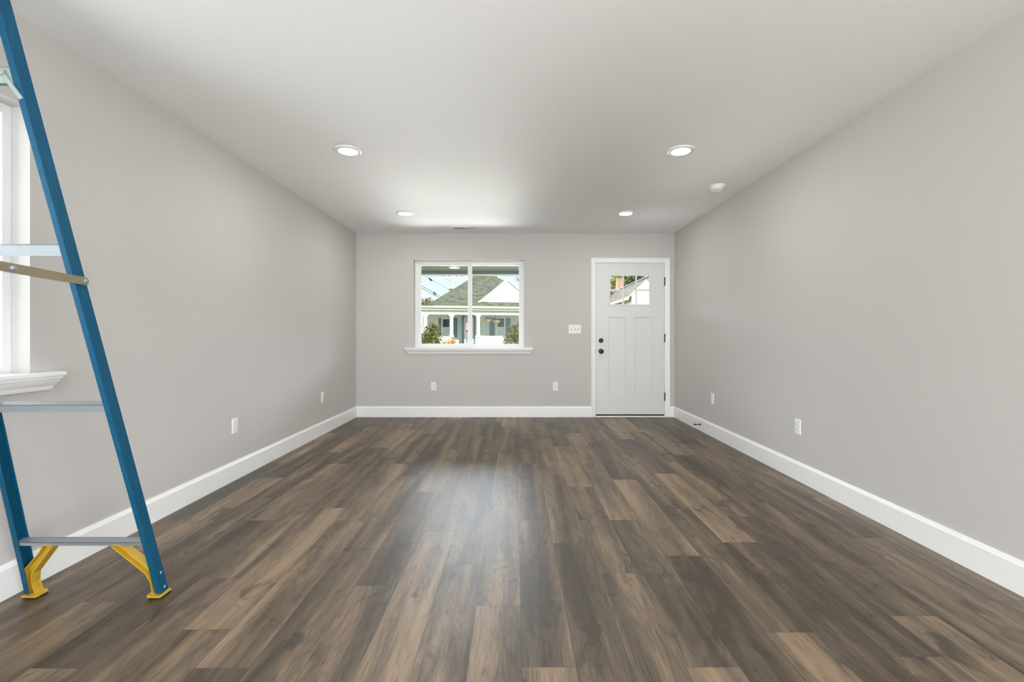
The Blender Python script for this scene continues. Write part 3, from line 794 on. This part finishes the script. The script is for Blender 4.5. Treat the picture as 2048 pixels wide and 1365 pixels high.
        mb = MB(); mb.loft([front(side, u, y, -.011) for u, y in fp], [front(side, u, y, -.002) for u, y in fp])
        mb.loft([front(side, u, y, -.004) for u, y in ((-.002, -.04), (.012, -.04), (.012, .04), (-.002, .04))], [front(side, u, y, .09) for u, y in ((-.002, -.04), (.012, -.04), (.012, .04), (-.002, .04))])
        sh = mb.build('yellow_shoe', M['yellow'], root, bevel=.002)
        t = MB(); t.loft([front(side, u * .92, y * .92, -.018) for u, y in fp], [front(side, u * .92, y * .92, -.0105) for u, y in fp])
        t.build('rubber_tread', M['rubber'], sh)
    # treads of the climbing side
    for k in range(1, 8):
        z = .285 * k - .01
        if z > ZT - .2: break
        mb = MB(); P = [(-.042, z - .030), (.042, z - .030), (.042, z), (-.042, z)]
        def tread(ya, yb, za, zb):
            c0 = front(1, 0, 0, z)[1]
            hw = HWF - AF * z - .004
            mb.box(XC - hw, XC + hw, c0 + ya, c0 + yb, Z0 + za, Z0 + zb)
        tread(-.042, .042, z - .003, z); tread(-.042, -.039, z - .030, z); tread(.039, .042, z - .030, z)
        mb.build('step', M['alu'], root)
    # top cap
    yt = (rear(1, 0, 0, ZT)[1] + front(1, 0, 0, ZT)[1]) / 2
    MB().box(XC - .20, XC + .20, yt - .115, yt + .085, Z0 + ZT - .065, Z0 + ZT + .012).build('top_cap', M['blue'], root, bevel=.012, seg=3)
build_ladder()

# ------------------------------------------------------------------ outside: porch and ground
pc = MB(); pc.box(-3.4, 3.4, YF + .18, 9.26, 2.325, 2.50)
pc.cur = 1; pc.box(-3.4, 3.4, 9.16, 9.30, 2.275, 2.326)
pc.cur = 2; pc.box(-3.4, 3.4, 9.155, 9.305, 2.263, 2.275)
for x in (-3.2, 3.2): pc.cur = 1; pc.box(x - .07, x + .07, 9.16, 9.30, -.20, 2.264)
structure(pc.build('porch_ceiling', [M['porch_ceiling'], M['porch_beam'], M['cream']]), 'grey porch ceiling and edge beam just outside the window', 'porch')
structure(MB().box(-3.4, 3.4, YF + .18, 9.36, -.34, -.14).build('porch_floor', M['concrete']), 'concrete porch floor outside the front door', 'porch floor')
structure(MB().box(-60, 60, YF + .181, 120, -.9, -.34).build('ground', M['lawn']), 'lawn between the porch and the houses opposite', 'ground')

def at(px, py, Y): return Vector(((px - VX) / F * Y, Y, EYE + (VY - py) / F * Y))

# recessed lamp in the porch ceiling
r = thing('porch_light', 'warm round recessed light in the porch ceiling outside the window', 'porch light', (-1.10, 8.62, 2.325))
MB().lathe([(.11, 0), (.11, -.006), (.085, -.008), (.085, 0)], (0, 0, 0), 'z', 32).build('trim_ring', M['plastic'], r, local=True, smooth=True)
MB().lathe([(.0845, -.002), (.0845, -.006), (0, -.007)], (0, 0, 0), 'z', 32).build('lens', emit_mat('warm_porch_lens', (1.0, .80, .58), 0.9), r, local=True, smooth=True)

# ------------------------------------------------------------------ outside: leaves helper
def leaves(name, m, parent, blobs, n, size, seed=1, stretch=1.0):
    rnd = random.Random(seed); vs = []; fs = []; val = []
    tot = sum(b[3] * b[4] * b[5] for b in blobs)
    for b in blobs:
        for i in range(int(n * b[3] * b[4] * b[5] / tot)):
            while True:
                q = Vector((rnd.uniform(-1, 1), rnd.uniform(-1, 1), rnd.uniform(-1, 1)))
                if .25 < q.length < 1: break
            c = Vector((b[0] + q.x * b[3], b[1] + q.y * b[4], b[2] + q.z * b[5]))
            d = Vector((rnd.gauss(0, 1), rnd.gauss(0, 1), rnd.gauss(0, 1) * stretch)).normalized(); e = d.orthogonal().normalized()
            e = (Matrix.Rotation(rnd.uniform(0, 6.28), 3, d) @ e)
            s = size * rnd.uniform(.6, 1.3); k = len(vs)
            vs += [tuple(c - d * s * stretch), tuple(c + e * s * .45), tuple(c + d * s * stretch), tuple(c - e * s * .45)]
            fs.append((k, k + 1, k + 2, k + 3)); val.append(min(1, max(0, rnd.random())))
    off = Vector((0, 0, 0))
    if parent is not None: off = Vector(parent.location)
    me = bpy.data.meshes.new(name); me.from_pydata([tuple(Vector(v) - off) for v in vs], [], fs); me.materials.append(m)
    a = me.attributes.new('leaf', 'FLOAT', 'FACE')
    for i, v in enumerate(val): a.data[i].value = v
    o = bpy.data.objects.new(name, me); COL.objects.link(o); o.parent = parent
    return o

def branches(mb, p, d, length, r, depth, rnd):
    q = p + d * length
    mb.tube(tuple(p), tuple(q), r, r * .65, n=6)
    if depth == 0: return
    for _ in range(3 if depth > 1 else 4):
        nd = (d + Vector((rnd.uniform(-.8, .8), rnd.uniform(-.8, .8), rnd.uniform(-.25, .7)))).normalized()
        branches(mb, p + d * length * rnd.uniform(.6, 1), nd, length * rnd.uniform(.55, .8), r * .6, depth - 1, rnd)

GZ = -.34
def bush(name, label, cat, blobs_leaf, base, seed, group=None, stems=7):
    r = thing(name, label, cat, (base[0], base[1], GZ), group=group)
    rnd = random.Random(seed); mb = MB()
    top = max(b[2] for b in blobs_leaf[0][1])
    for i in range(stems):
        mb.tube((base[0] + rnd.uniform(-.12, .12), base[1] + rnd.uniform(-.12, .12), GZ), (base[0] + rnd.uniform(-.5, .5), base[1] + rnd.uniform(-.4, .4), top * rnd.uniform(.6, 1)), .025, .008, n=6)
    mb.build('stems', M['bark'], r)
    for k, (m, blobs, n, size, st) in enumerate(blobs_leaf):
        leaves('foliage' if k == 0 else 'twigs', m, r, blobs, n, size, seed + k, st)
    return r

# ------------------------------------------------------------------ outside: grey-roofed house opposite
TH = math.radians(14); cs, sn = math.cos(TH), math.sin(TH)
HX, HY = -6.68, 33.0
house = thing('house', 'white porch house with a grey shingle roof across the street', 'house', (HX, HY, GZ), TH)
def fac(px, py, d=0.0):
    r_ = (px - VX) / F
    Y = (HY * cs - HX * sn + d) / (cs - r_ * sn)
    X = r_ * Y
    s = (X - HX) * cs + (Y - HY) * sn
    return s, EYE + (VY - py) / F * Y - GZ               # along the front, height above the ground
def hp(cx, cy): return 800 + cx / 6.204, 500 + cy / 6.204   # reading off an enlarged view
def hbox(mb, c0, c1, r0, r1, d0, d1, dd=None):
    """box whose front face covers the given enlarged-view rectangle at depth d0"""
    s0, z1 = fac(*hp(c0, r0), d0); s1, _ = fac(*hp(c1, r0), d0); _, z0 = fac(*hp(c0, r1), d0)
    mb.box(s0, s1, d0, d1, z0, z1)
    return s0, s1, z0, z1
ZE = fac(*hp(240, 697), 0)[1]                            # eave height
S0 = fac(*hp(290, 700), 0)[0]; S1 = S0 + 8.0             # porch ends
PD = 2.2                                                 # porch depth
# body
MB().box(S0 + .1, S1 - .1, PD, PD + 8, 0, ZE - .1).build('house_wall', M['siding'], house, local=True)
MB().box(S0 - .05, S1 + .05, 0, PD, 0, .80 - GZ - .34).build('porch_deck', M['concrete'], house, local=True)
# fascia, frieze
mb = MB(); mb.box(S0 - 1.6, S1 + .5, -.42, -.30, ZE - .12, ZE + .02); mb.build('gutter', M['cream'], house, local=True)
z_beam_t = fac(*hp(290, 745), 0)[1]; z_beam_b = fac(*hp(290, 800), 0)[1]
MB().box(S0 - .9, S1 + .4, -.30, PD + .3, z_beam_t, ZE - .10).build('soffit', M['siding'], house, local=True)
MB().box(S0 - .05, S1 + .05, -.09, .13, z_beam_b, z_beam_t + .02).build('porch_beam', M['house_white'], house, local=True)
zk = fac(*hp(990, 1078), 0)[1]                           # knee wall top
for c0, c1 in ((297, 335), (620, 658), (951, 989), (1560, 1598)):
    s0 = fac(*hp(c0, 900), 0)[0]; s1 = fac(*hp(c1, 900), 0)[0]
    mb = MB(); mb.box(s0, s1, -.10, .14, zk - .02, z_beam_b + .03)
    w_ = .16
    for sg, e in ((-1, s0), (1, s1)): mb.prism([(e, z_beam_b + .02), (e + sg * w_, z_beam_b + .02), (e, z_beam_b - w_)], 'y', -.06, .10)
    mb.box(s0 - .06, s1 + .06, -.14, .18, zk - .04, zk + .10)
    mb.build('porch_column', M['house_white'], house, local=True)
mb = MB(); sa = fac(*hp(935, 1078), 0)[0]; sb = fac(*hp(330, 1078), 0)[0]; sc2 = fac(*hp(640, 1078), 0)[0]
mb.box(sa, S1, -.07, .11, 0, zk); mb.box(sa - .03, S1 + .03, -.10, .14, zk, zk + .05)
mb.box(S0, sc2, -.07, .11, 0, zk - .02); mb.box(S0 - .03, sc2 + .03, -.10, .14, zk - .02, zk + .03)
mb.build('porch_half_wall', M['house_white'], house, local=True)
# openings in the porch wall
def win(c0, c1, r0, r1, rsplit=None):
    s0, z1 = fac(*hp(c0, r0), PD); s1, z0 = fac(*hp(c1, r1), PD)
    mb = MB(); frame_boxes(mb, s0 - .09, s1 + .09, z0 - .09, z1 + .10, .09, PD - .06, PD)
    mb.box(s0, s1, PD - .035, PD, (z0 + z1) / 2 - .03, (z0 + z1) / 2 + .03)
    w_ = mb.build('house_window', M['house_white'], house, local=True)
    MB().box(s0, s1, PD - .02, PD - .005, (z0 + z1) / 2, z1).build('pane', M['dark_glass'], w_, local=True)
    MB().box(s0, s1, PD - .02, PD - .005, z0, (z0 + z1) / 2).build('window_shade', M['shade_cloth'], w_, local=True)
win(527, 612, 862, 1072); win(1206, 1290, 852, 1075)
for c0, c1, r0, r1 in ((664, 708, 846, 1088), (480, 512, 850, 1075), (1110, 1172, 846, 1066), (1312, 1370, 850, 1070)):
    s0, z1 = fac(*hp(c0, r0), PD); s1, z0 = fac(*hp(c1, r1), PD)
    mb = MB(); frame_boxes(mb, s0, s1, z0, z1, .06, PD - .05, PD)
    n = 14
    for i in range(n):
        z = z0 + .06 + (z1 - z0 - .12) * i / n; mb.box(s0 + .06, s1 - .06, PD - .04, PD - .01, z, z + (z1 - z0 - .12) / n * .8)
    mb.build('shutter', M['teal'], house, local=True)
s0, z1 = fac(*hp(770, 820), PD); s1, z0 = fac(*hp(935, 1165), PD)
mb = MB(); mb.box(s0, s0 + .16, PD - .08, PD, z0, z1); mb.box(s1 - .16, s1, PD - .08, PD, z0, z1); mb.box(s0, s1, PD - .08, PD, z1 - .10, z1)
dfr = mb.build('door_surround', M['teal'], house, local=True)
mb = MB(); mb.box(s0 + .16, s1 - .16, PD - .05, PD, z0, z1 - .10); hd = mb.build('house_door', M['house_white'], house, local=True)
MB().box(s0 + .30, s1 - .30, PD - .06, PD - .05, z0 + .9, z1 - .3).build('door_glass', M['dark_glass'], hd, local=True)
# hipped roof
sr0, zr = fac(948.3, 553.0, 4.8); sr1, _ = fac(991.8, 553.0, 4.8)
se0 = fac(*hp(322, 697), -.42)[0]; se1 = sr1 + (sr0 - se0)
V8 = [(se0, -.42, ZE), (se1, -.42, ZE), (se1, 10.0, ZE), (se0, 10.0, ZE), (sr0, 4.8, zr), (sr1, 4.8, zr)]
rf = MB().add(V8, [(0, 1, 5, 4), (1, 2, 5), (2, 3, 4, 5), (3, 0, 4), (0, 3, 2, 1)]).build('house_roof', M['shingle'], house, local=True)
MB().tube((sr0 - .1, 4.8, zr + .01), (sr1 + .1, 4.8, zr + .01), .05, n=8).build('ridge_cap', M['bark'], rf, local=True)
mb = MB(); mb.prism([(se0 - 1.3, ZE - .02), (se0 + .5, ZE - .02), (se0 + .5, ZE + .10), (se0 - 1.3, ZE + .02)], 'y', -.42, 3.0); mb.build('side_porch_roof', M['shingle'], house, local=True)
# cross gable on the front slope
gd = .30
sa_, za_ = fac(1015.4, 559.5, gd); sl_, zl_ = fac(951.5, 610.0, gd)
hw = sa_ - sl_; sr_ = sa_ + hw
MB().prism([(sl_, zl_), (sr_, zl_), (sa_, za_)], 'y', gd, gd + .12).build('gable_wall', M['gable_siding'], house, local=True)
mb = MB(); th = .10
for sg in (-1, 1):
    e = sa_ + sg * (hw + .18); ez = zl_ - .18 * (za_ - zl_) / hw
    mb.add([(sa_, gd - .06, za_ + .06), (e, gd - .06, ez + .06), (e, gd + 4.2, ez + .06), (sa_, gd + 4.2, za_ + .06),
            (sa_, gd - .06, za_ + .06 - th), (e, gd - .06, ez + .06 - th), (e, gd + 4.2, ez + .06 - th), (sa_, gd + 4.2, za_ + .06 - th)],
           [(0, 1, 2, 3), (4, 7, 6, 5), (0, 4, 5, 1), (1, 5, 6, 2), (2, 6, 7, 3), (3, 7, 4, 0)])
mb.build('gable_roof', M['shingle'], house, local=True)
mb = MB()
for sg in (-1, 1):
    e = sa_ + sg * (hw + .20); ez = zl_ - .20 * (za_ - zl_) / hw
    mb.loft([(sa_, gd - .08, za_ + .08), (e, gd - .08, ez + .08), (e, gd - .08, ez - .09), (sa_, gd - .08, za_ - .09)],
            [(sa_, gd - .06, za_ + .08), (e, gd - .06, ez + .08), (e, gd - .06, ez - .09), (sa_, gd - .06, za_ - .09)])
mb.build('rake_board', M['house_white'], house, local=True)

def house_pt(s, d, z): return (HX + s * cs - d * sn, HY + s * sn + d * cs, GZ + z)
# baskets hanging from the porch beam
def basket(label, c, r_, m_leaf, seed):
    s, z = fac(*hp(*c), .35); P = house_pt(s, .35, z); top = GZ + z_beam_t
    o = thing('hanging_basket', label, 'hanging basket', P, group='baskets hanging in the porch opposite')
    MB().lathe([(.02, -r_ * .75), (r_ * .6, -r_ * .6), (r_ * .9, -r_ * .25), (r_, 0), (r_ * .9, .0)], (0, 0, 0), 'z', 20).build('bowl', M['basket'], o, local=True, smooth=True)
    mb = MB()
    for k in range(3):
        t = 2.1 * k; mb.tube((r_ * .95 * math.cos(t), r_ * .95 * math.sin(t), 0), (0, 0, top - P[2]), .012, n=5)
    mb.build('chains', M['wire'], o, local=True)
    leaves('trailing_plant', m_leaf, o, [(P[0], P[1], P[2] + r_ * .25, r_ * .95, r_ * .95, r_ * .4)], 150, .07, seed)
basket('hanging basket with straggly brown plant, beside a porch column opposite', (1090, 868), .26, M['basket_leaf'], 5)
basket('round pale coir hanging basket in front of the teal shutter opposite', (1195, 880), .30, M['basket_leaf'], 6)
# flag beside the door
s, z = fac(*hp(850, 905), .6); P = house_pt(s, .6, z)
o = thing('flag', 'red and white striped flag hanging beside the door opposite', 'flag', P)
mb = MB()
for k in range(7):
    mb.cur = k % 2
    x0 = -.22 + k * .06
    mb.loft([(x0, .03 * math.sin(k), -.55), (x0 + .06, .03 * math.sin(k + 1), -.55), (x0 + .06, .03 * math.sin(k + 1) + .012, -.55), (x0, .03 * math.sin(k) + .012, -.55)],
            [(x0, .03 * math.sin(k), .55), (x0 + .06, .03 * math.sin(k + 1), .55), (x0 + .06, .03 * math.sin(k + 1) + .012, .55), (x0, .03 * math.sin(k) + .012, .55)])
mb.build('cloth', [M['flag_red'], M['flag_white']], o, local=True)
MB().tube((-.34, .0, .57), (.27, 0, .57), .015, n=8).tube((0, 0, .57), (0, 0, z_beam_t - z), .01, n=6).build('flag_pole', M['house_white'], o, local=True)

# ------------------------------------------------------------------ outside: brown-roofed house seen through the door
h2 = thing('house', 'white gabled house with a brown shingle roof and brick chimney', 'house', (7.3, 25.0, GZ))
pk = at(1301, 552.5, 25.0); ev = at(1256.5, 594.0, 25.0); hw2 = pk.x - ev.x
sl2 = (pk.z - ev.z) / hw2
ob = .25
MB().box(ev.x + ob, pk.x + hw2 - ob, 25.3, 34.5, GZ, ev.z + ob * sl2 - .05).build('house_wall', M['house_white'], h2)
MB().prism([(ev.x + ob, ev.z + ob * sl2 - .06), (pk.x + hw2 - ob, ev.z + ob * sl2 - .06), (pk.x, pk.z - .06)], 'y', 25.3, 25.4).build('gable_wall', M['gable_siding'], h2)
mb = MB(); t = .12
for sg in (-1, 1):
    e = pk.x + sg * hw2
    mb.add([(pk.x, 25.22, pk.z), (e, 25.22, ev.z), (e, 35.0, ev.z), (pk.x, 35.0, pk.z), (pk.x, 25.22, pk.z - t), (e, 25.22, ev.z - t), (e, 35.0, ev.z - t), (pk.x, 35.0, pk.z - t)],
           [(0, 1, 2, 3), (4, 7, 6, 5), (0, 4, 5, 1), (1, 5, 6, 2), (2, 6, 7, 3), (3, 7, 4, 0)])
rf2 = mb.build('house_roof', M['brown_shingle'], h2)
MB().tube((pk.x, 24.98, pk.z + .03), (pk.x, 35.0, pk.z + .03), .045, n=8).build('ridge_cap', M['wire'], rf2)
mb = MB()
for sg in (-1, 1):
    e = pk.x + sg * (hw2 + .02)
    mb.loft([(pk.x, 25.20, pk.z - .02), (e, 25.20, ev.z - .02), (e, 25.20, ev.z - .12), (pk.x, 25.20, pk.z - .12)], [(pk.x, 25.25, pk.z - .02), (e, 25.25, ev.z - .02), (e, 25.25, ev.z - .12), (pk.x, 25.25, pk.z - .12)])
mb.build('rake_board', M['house_white'], h2)
MB().box(ev.x - .08, ev.x + .03, 25.0, 35.0, ev.z - .16, ev.z - .03).build('gutter', M['cream'], h2)
# rear wing running to the side
wz0 = at(1222, 596, 33).z; wz1 = at(1236, 580.5, 35).z
mb = MB(); mb.prism([(31.2, ev.z - .1), (37.8, ev.z - .1), (34.5, pk.z + .05)], 'x', ev.x - 1.4, pk.x); mb.build('wing_roof', M['brown_shingle'], h2)
MB().box(ev.x - 1.2, pk.x, 31.6, 37.4, GZ, ev.z - .1).build('wing_wall', M['siding'], h2)
c = at(1238.6, 580, 33.2)
mb = MB(); mb.box(c.x - .17, c.x + .17, 33.0, 33.5, 3.2, at(1238, 559.5, 33).z); ct = at(1238, 559.5, 33).z
ch = mb.build('chimney', M['brick'], h2)
MB().box(c.x - .20, c.x + .20, 32.96, 33.54, ct, ct + .07).build('chimney_cap', M['concrete'], ch)

# ------------------------------------------------------------------ outside: planting
c = at(858, 690, 28)
bush('garden_bush', 'dense green bush with brown wispy top beside the porch steps opposite', 'bush', [
    (M['green_leaf'], [(c.x - .1, 28, .55, .75, .7, .75), (c.x + .25, 28, .85, .55, .6, .8), (c.x - .45, 28, .5, .5, .5, .6)], 1800, .075, 1.0),
    (M['twig_leaf'], [(c.x + .15, 28.1, 1.25, .5, .5, .5), (c.x + .25, 28, 1.5, .3, .4, .4)], 150, .10, 2.4)], (c.x, 28), 11)
c = at(1026, 690, 28)
bush('garden_bush', 'airy green bush in front of the white porch half wall opposite', 'bush', [
    (M['green_leaf'], [(c.x + .02, 28, .65, .62, .6, .7), (c.x + .25, 28, 1.1, .45, .5, .6), (c.x - .25, 28, .95, .35, .4, .45)], 1350, .075, 1.0),
    (M['twig_leaf'], [(c.x + .1, 28.1, 1.3, .5, .5, .5)], 120, .10, 2.4)], (c.x, 28), 21)
c = at(900, 685, 29.5)
bush('garden_bush', 'small orange-leaved bush below the porch column opposite', 'bush', [
    (M['orange_leaf'], [(c.x - .1, 29.5, .45, .42, .3, .36), (c.x + .2, 29.5, .55, .22, .3, .3)], 420, .07, 1.0)], (c.x, 29.5), 31, stems=5)
c = at(847, 655, 30.5)
bush('garden_bush', 'white-blossomed bush behind the dense green one opposite', 'bush', [
    (M['blossom'], [(c.x, 30.5, 1.15, .55, .45, .65), (c.x + .1, 30.5, .5, .5, .4, .6)], 620, .085, 1.0)], (c.x, 30.5), 41)

def tree(label, base, height, blobs, m, n, size, seed, st=1.0, trunk=.16, depth=3, blen=1.3):
    r = thing('tree', label, 'tree', (base[0], base[1], GZ))
    rnd = random.Random(seed); mb = MB()
    branches(mb, Vector((base[0], base[1], GZ)), Vector((0, 0, 1)), height, trunk, 0, rnd)
    for _ in range(4):
        branches(mb, Vector((base[0], base[1], GZ + height * rnd.uniform(.75, 1))), Vector((rnd.uniform(-.7, .7), rnd.uniform(-.5, .5), 1)).normalized(), blen, trunk * .6, depth - 1, rnd)
    mb.build('trunk', M['bark'], r)
    if blobs: leaves('crown', m, r, blobs, n, size, seed, st)
c = at(854, 600, 46)
tree('hazy brown leafless tree beyond the left end of the grey roof', (c.x, 46), 3.0,
     [(c.x, 46, 3.2, 1.25, 1.2, 1.55), (c.x - .9, 46, 2.9, .9, 1, 1.4), (c.x + .55, 46, 3.4, .8, .9, 1.0)], M['twig_leaf'], 1500, .13, 51, 1.8)
c = at(1046, 565, 44)
tree('bare-branched tree rising behind the white gable', (c.x + 1.2, 44), 4.4, None, None, 0, 0, 61, depth=4, blen=1.7)
c = at(1222, 565, 40)
tree('yellow-green tree behind the brick chimney', (c.x, 40), 3.2,
     [(c.x - .2, 40, 5.9, 1.5, 1.1, 1.0), (c.x + .5, 40.2, 6.4, 1.2, 1.0, .9)], M['yellow_leaf'], 1100, .13, 71)
c = at(1256, 565, 45)
tree('dark evergreen tree beyond the brown roof ridge', (c.x, 45), 3.5,
     [(c.x, 45, 6.0, 1.4, 1.3, 1.5), (c.x + 1.3, 45.3, 5.6, 1.2, 1.3, 1.1), (c.x - 1.9, 45.2, 4.9, 1.4, 1.3, 1.6)], M['dark_leaf'], 2600, .16, 81)
c = at(1284, 556, 50)
tree('light green tree showing above the brown roof peak', (c.x, 50), 4.2,
     [(c.x, 50, 7.0, 1.7, 1.5, 1.7)], M['yellow_leaf'], 1100, .18, 91)

# ------------------------------------------------------------------ outside: pole and wires
P = at(906, 560, 50)
up = thing('utility_pole', 'pale wooden utility pole with cross arm rising behind the roof', 'utility pole', (P.x, P.y, GZ))
MB().tube((P.x, 50, GZ), (P.x, 50, 9.4), .13, .10, n=14).build('pole', M['pole_wood'], up, smooth=True)
za = at(906, 555, 50).z
MB().box(P.x - 1.1, P.x + 1.1, 49.84, 49.94, za - .06, za + .06).build('cross_arm', M['pole_wood'], up)
for dx in (-.95, -.40, .45, .95):
    MB().lathe([(.05, 0), (.07, .05), (.04, .09), (.06, .14), (.03, .2), (0, .2)], (P.x + dx, 49.89, za + .06), 'z', 10).build('insulator', M['wire'], up, smooth=True)
zb = at(906, 580.5, 50).z
MB().box(P.x - .42, P.x + .05, 49.78, 49.90, zb - .05, zb + .10).build('bracket', M['wire'], up)
p2 = at(932.4, 560, 55)
q = thing('utility_pole', 'thin pale pole standing just behind the roof slope', 'utility pole', (p2.x, p2.y, GZ))
MB().tube((p2.x, 55, GZ), (p2.x, 55, 9.2), .075, .06, n=12).build('pole', M['pole_wood'], q, smooth=True)
MB().lathe([(.075, 0), (.10, .03), (.10, .10), (.0, .16)], (p2.x, 55, 9.2), 'z', 12).build('pole_cap', M['wire'], q, smooth=True)
def wire(label, a, b, Ya, Yb, r_, gadget=None):
    A_ = at(*hp(*a), Ya); B_ = at(*hp(*b), Yb)
    A2 = A_ + (A_ - B_) * 1.6
    pts = []
    for i in range(15):
        t = i / 14; p = A2.lerp(B_, t); p.z -= .5 * math.sin(math.pi * t) * .25; pts.append(tuple(p))
    o = thing('overhead_cable', label, 'cable', tuple(B_), group='overhead cables across the street')
    MB().path(pts, r_, 6).build('cable', M['wire'], o)
    if gadget:
        g = A2.lerp(B_, gadget); g.z -= .125 * math.sin(math.pi * gadget)
        d = (B_ - A2).normalized()
        MB().tube(tuple(g - d * .5), tuple(g + d * .5), .085, n=8).tube(tuple(g - Vector((0, 0, .0))), tuple(g - Vector((0, 0, .16))), .05, n=8).build('splice_box', M['wire'], o)
wire('thick upper overhead cable with a black splice box, nearest the brown tree', (240, 405), (520, 588), 36, 46, .034, .86)
wire('lower overhead cable running beside the thick one to the grey roof', (240, 436), (500, 604), 36, 46, .030)
wire('highest overhead cable with a black splice box under the porch edge', (310, 305), (640, 505), 36, 49.5, .022, .68)
wire('thin overhead cable crossing in front of the utility pole', (560, 330), (735, 452), 38, 52, .018)
